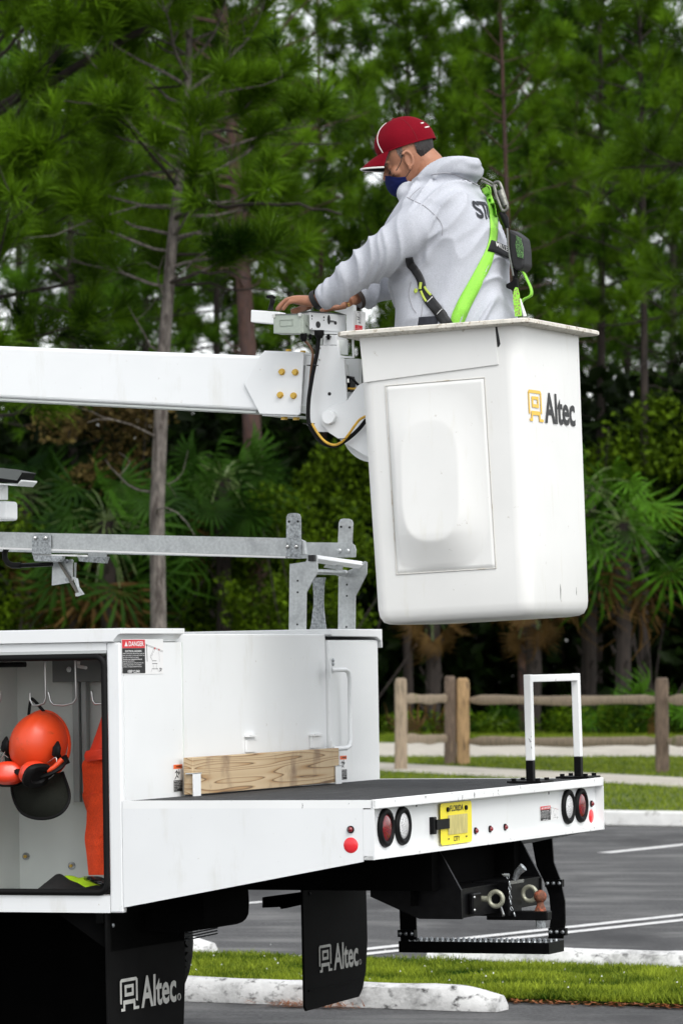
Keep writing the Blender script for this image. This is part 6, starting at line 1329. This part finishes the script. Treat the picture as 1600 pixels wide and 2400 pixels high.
for s in (1, -1):
    MAN.part('ear_loop', MB().tube(smooth_path([maskp(s*.62, .02, .001), H(.040, s*.0755, -.045), H(.022, s*.0785, -.018), H(.008, s*.083, -.008)], 4), .0014, 6), PRINTK, mk, smooth=60)
    MAN.part('ear_loop', MB().tube(smooth_path([maskp(s*1.0, .1, .001), H(.016, s*.073, -.082), H(.008, s*.076, -.070)], 4), .0014, 6), PRINTK, mk, smooth=60)
# lanyard at the nape, watch strap, bracelet
wst = Q(741, 703, .978); wd_ = unit((Q(757, 701, .972)-Q(736, 707, .98))[None])[0]; wd2 = unit((Q(760, 698, .972)-Q(735, 712, .98))[None])[0]
def cuffring(c, d, r0, m, nm, hh, parent=None):
    a = np.cross(d, X); a /= np.linalg.norm(a); b = np.cross(d, a); return MAN.part(nm, MB().loft([(c+d*t, a*r0*1.08, b*r0, 2.1) for t in (-hh, 0, hh)], 28, cap=False), m, parent, smooth=50)
cuffring(Q(743, 702, .977), wd2, .034, mat('black_cuff', (.008, .008, .008), .6), 'wrist_band', .011)
cuffring(Q(835, 701, 1.245), unit((Q(848, 694, 1.27)-Q(816, 708, 1.215))[None])[0], .038, mat('dark_cuff', (.03, .018, .012), .7), 'cuff', .010)
br_ = MB(); 
for k in range(26):
    t = 2*math.pi*k/26; br_.ring(Q(820, 706, 1.215)+np.array([.030*math.sin(t)*.95, .008*math.cos(t*1), .032*math.cos(t)]), (math.cos(t), .3*(k % 2), -math.sin(t)), .0042, .0013, 8, 4)
bo_ = MAN.part('bracelet', br_, mat('gold_chain', (.5, .34, .10), .3, metal=.9), smooth=60); bo_['kind'] = 'stuff'

# ------------------------------------------------------------------ safety harness, worn over the hoodie
def strap(pix, w, m, nm, parent, lift=.004, fallback=None, flat_n=None, label=None):
    path = smooth_path([(a, b, 0) for a, b in pix], 6); v = []; prev = None
    for i, q in enumerate(path):
        a = path[max(i-1, 0)]; b = path[min(i+1, len(path)-1)]; d = (b-a)[:2]; d /= np.linalg.norm(d)+1e-9; nn = np.array([-d[1], d[0]]); ww = w if np.isscalar(w) else np.interp(i/(len(path)-1), np.linspace(0, 1, len(w)), w); row_ = []
        for s in (-1, -.33, .33, 1):
            h = hit(q[0]+nn[0]*s*ww/2, q[1]+nn[1]*s*ww/2)
            row_.append(None if h is None else h[0]+h[1]*lift)
        ok_ = [r for r in row_ if r is not None]
        if not ok_:
            xx = prev[1][0] if prev is not None else PX
            row_ = [Q(q[0]+nn[0]*s*ww/2, q[1]+nn[1]*s*ww/2, xx) for s in (-1, -.33, .33, 1)]
        else:
            c_ = np.mean(ok_, 0)
            row_ = [r if r is not None else Q(q[0]+nn[0]*s*ww/2, q[1]+nn[1]*s*ww/2, c_[0]) for r, s in zip(row_, (-1, -.33, .33, 1))]
        prev = row_; v += row_
    n_ = len(path); o = MAN.part(nm, MB().add(v, [(i*4+j, i*4+j+1, (i+1)*4+j+1, (i+1)*4+j) for i in range(n_-1) for j in range(3)]), m, parent, smooth=60, label=label); s_ = o.modifiers.new('t', 'SOLIDIFY'); s_.thickness = .0022; s_.offset = 0; return o
har = strap([(1134, 440), (1142, 456), (1152, 490), (1155, 530), (1153, 560), (1147, 588), (1133, 622), (1110, 668), (1090, 706), (1072, 748), (1064, 772)], [14, 16, 18, 17, 18, 22, 27, 30, 31, 31, 31], LIME, 'safety_harness', None)
strap([(957, 602), (960, 615), (974, 634), (986, 656), (992, 680), (1002, 697)], [16, 20, 18, 18, 18, 20], WEB, 'front_strap', har, .005)
strap([(1001, 694), (1010, 708), (1028, 730), (1046, 757), (1056, 775)], [24, 26, 25, 25, 25], WEB, 'front_strap', har, .006)
for pix, w_ in (([(988, 682), (994, 697), (1001, 708)], 5), ([(996, 672), (1003, 683), (1012, 693)], 5), ([(988, 662), (987, 670), (986, 678)], 6), ([(978, 677), (976, 683), (978, 686)], 7)): strap(pix, w_, STITCH, 'lime_tape', har, .009)
strap([(1003, 710), (1016, 697)], 1.6, PRINTW, 'label_edge', har, .009); strap([(1025, 737), (1038, 725)], 1.6, PRINTW, 'label_edge', har, .009)
strap([(1143, 576), (1155, 580), (1172, 587), (1192, 594), (1200, 596)], [27, 26, 25, 26, 24], WEB, 'dorsal_band', har, .007)
ml = hit(1168, 578)
if ml is not None:
    c0 = ml[0]; MAN.part('lettering', wrap(text_mb('MILLER', .11, .018, (c0[0]-.035, -1, c0[2]-.004), X-Z*.16, Z, -Y, 0, bold=.02), c0, .0095), PRINTW, har)
bk0 = hit(1185, 600); xb = bk0[0][0] if bk0 is not None else 1.15
xb = 1.155
def hp_(a, b, dx=0.0): return Q(a, b, xb+dx)
pk_ = MAN.part('lanyard_pack', MB().prism([hp_(*q, -.045) for q in ((1190, 536), (1206, 545), (1222, 557), (1226, 585), (1227, 622), (1219, 634), (1208, 634), (1198, 622), (1192, 590))], (.09, 0, 0)), WEB, har, bevel=.008)
MAN.part('pack_panel', MB().prism([hp_(*q, -.048) for q in ((1209, 552), (1220, 559), (1225, 585), (1225, 606), (1212, 602), (1207, 575))], (.006, 0, 0)), splat(mat('green_black_label', (.015, .02, .015), .6), (.14, .34, .09), 240, .50, .56, detail=2, stretch=(1, 4, .6)), har)
MAN.part('pack_cord', MB().tube([hp_(1188, 535, -.05), hp_(1189, 570, -.055), hp_(1193, 600, -.055), hp_(1202, 646, -.05)], .0032, 6), mat('grey_cord', (.16, .17, .16), .6), har, smooth=60)
MAN.part('lanyard_stem', MB().tube([hp_(1174, 498, -.01), hp_(1182, 512, -.01), hp_(1188, 534, -.01)], [.015, .019, .010], 12, flat=.7), RUBBER, har, smooth=60)
MAN.part('lanyard_stem', MB().tube([hp_(1206, 628, -.02), hp_(1207, 645, -.02), hp_(1206, 660, -.02)], [.012, .008, .010], 10), RUBBER, har, smooth=60)
MAN.part('buckle', MB().prism([hp_(*q, -.04) for q in ((1203, 652), (1211, 652), (1212, 675), (1205, 690), (1198, 680), (1184, 674), (1184, 666), (1196, 660))], (.02, 0, 0)), RUBBER, har, bevel=.004)
CB = mat('worn_carabiner', (.20, .20, .175), .38, metal=.8, nscale=60, namt=.4)
cpath = smooth_path([hp_(*q, -.02) for q in ((1158, 440), (1157, 431), (1162, 427), (1169, 428), (1175, 440), (1182, 462), (1188, 484), (1186, 492), (1178, 494), (1171, 480), (1163, 458))], 4)
cbn = MAN.part('carabiner', MB().tube(cpath, .0062, 8, closed=True), CB, har, smooth=60)
MAN.part('screw_gate', MB().tube([hp_(1172, 446, -.02), hp_(1185, 482, -.02)], .0115, 12), CB, har, smooth=60)
MAN.part('d_ring', MB().tube(smooth_path([hp_(*q, 0) for q in ((1127, 416), (1142, 423), (1158, 432), (1164, 437), (1152, 436), (1138, 428), (1127, 424))], 3), .0038, 7), CB, har, smooth=60)
MAN.part('lime_loop', MB().tube(smooth_path([hp_(*q, .0) for q in ((1139, 434), (1146, 437), (1149, 448), (1148, 462))], 4), .006, 6, flat=.35), LIME, har, smooth=60)
def ribbon(pix, w, dx, m, nm):
    pts = smooth_path([hp_(a, b, dx) for a, b in pix], 5); v = []
    for p in pts: v += [p-X*w/2, p+X*w/2]
    o = MAN.part(nm, MB().add(v, [(2*i, 2*i+1, 2*i+3, 2*i+2) for i in range(len(pts)-1)]), m, har, smooth=60); s_ = o.modifiers.new('t', 'SOLIDIFY'); s_.thickness = .005; return o
ribbon([(1219, 632), (1227, 638), (1236, 655), (1245, 676), (1246, 690), (1240, 697), (1228, 703), (1221, 711)], .022, .0, LIME, 'lime_loop')
dn = MAN.part('leg_strap', MB().prism([hp_(*q, -.05) for q in ((1203, 680), (1207, 673), (1212, 674), (1216, 690), (1221, 740), (1206, 742), (1201, 700))], (.004, 0, 0)), splat(mat('lime_worn_webbing', (.32, .75, .06), .7), (.30, .25, .12), 140, .52, .58, detail=2), har)
MAN.part('white_rope', MB().tube([hp_(1218, 700, -.03), hp_(1222, 718, -.03), hp_(1229, 742, -.03)], [.003, .006, .008], 8), PRINTW, har, smooth=60)
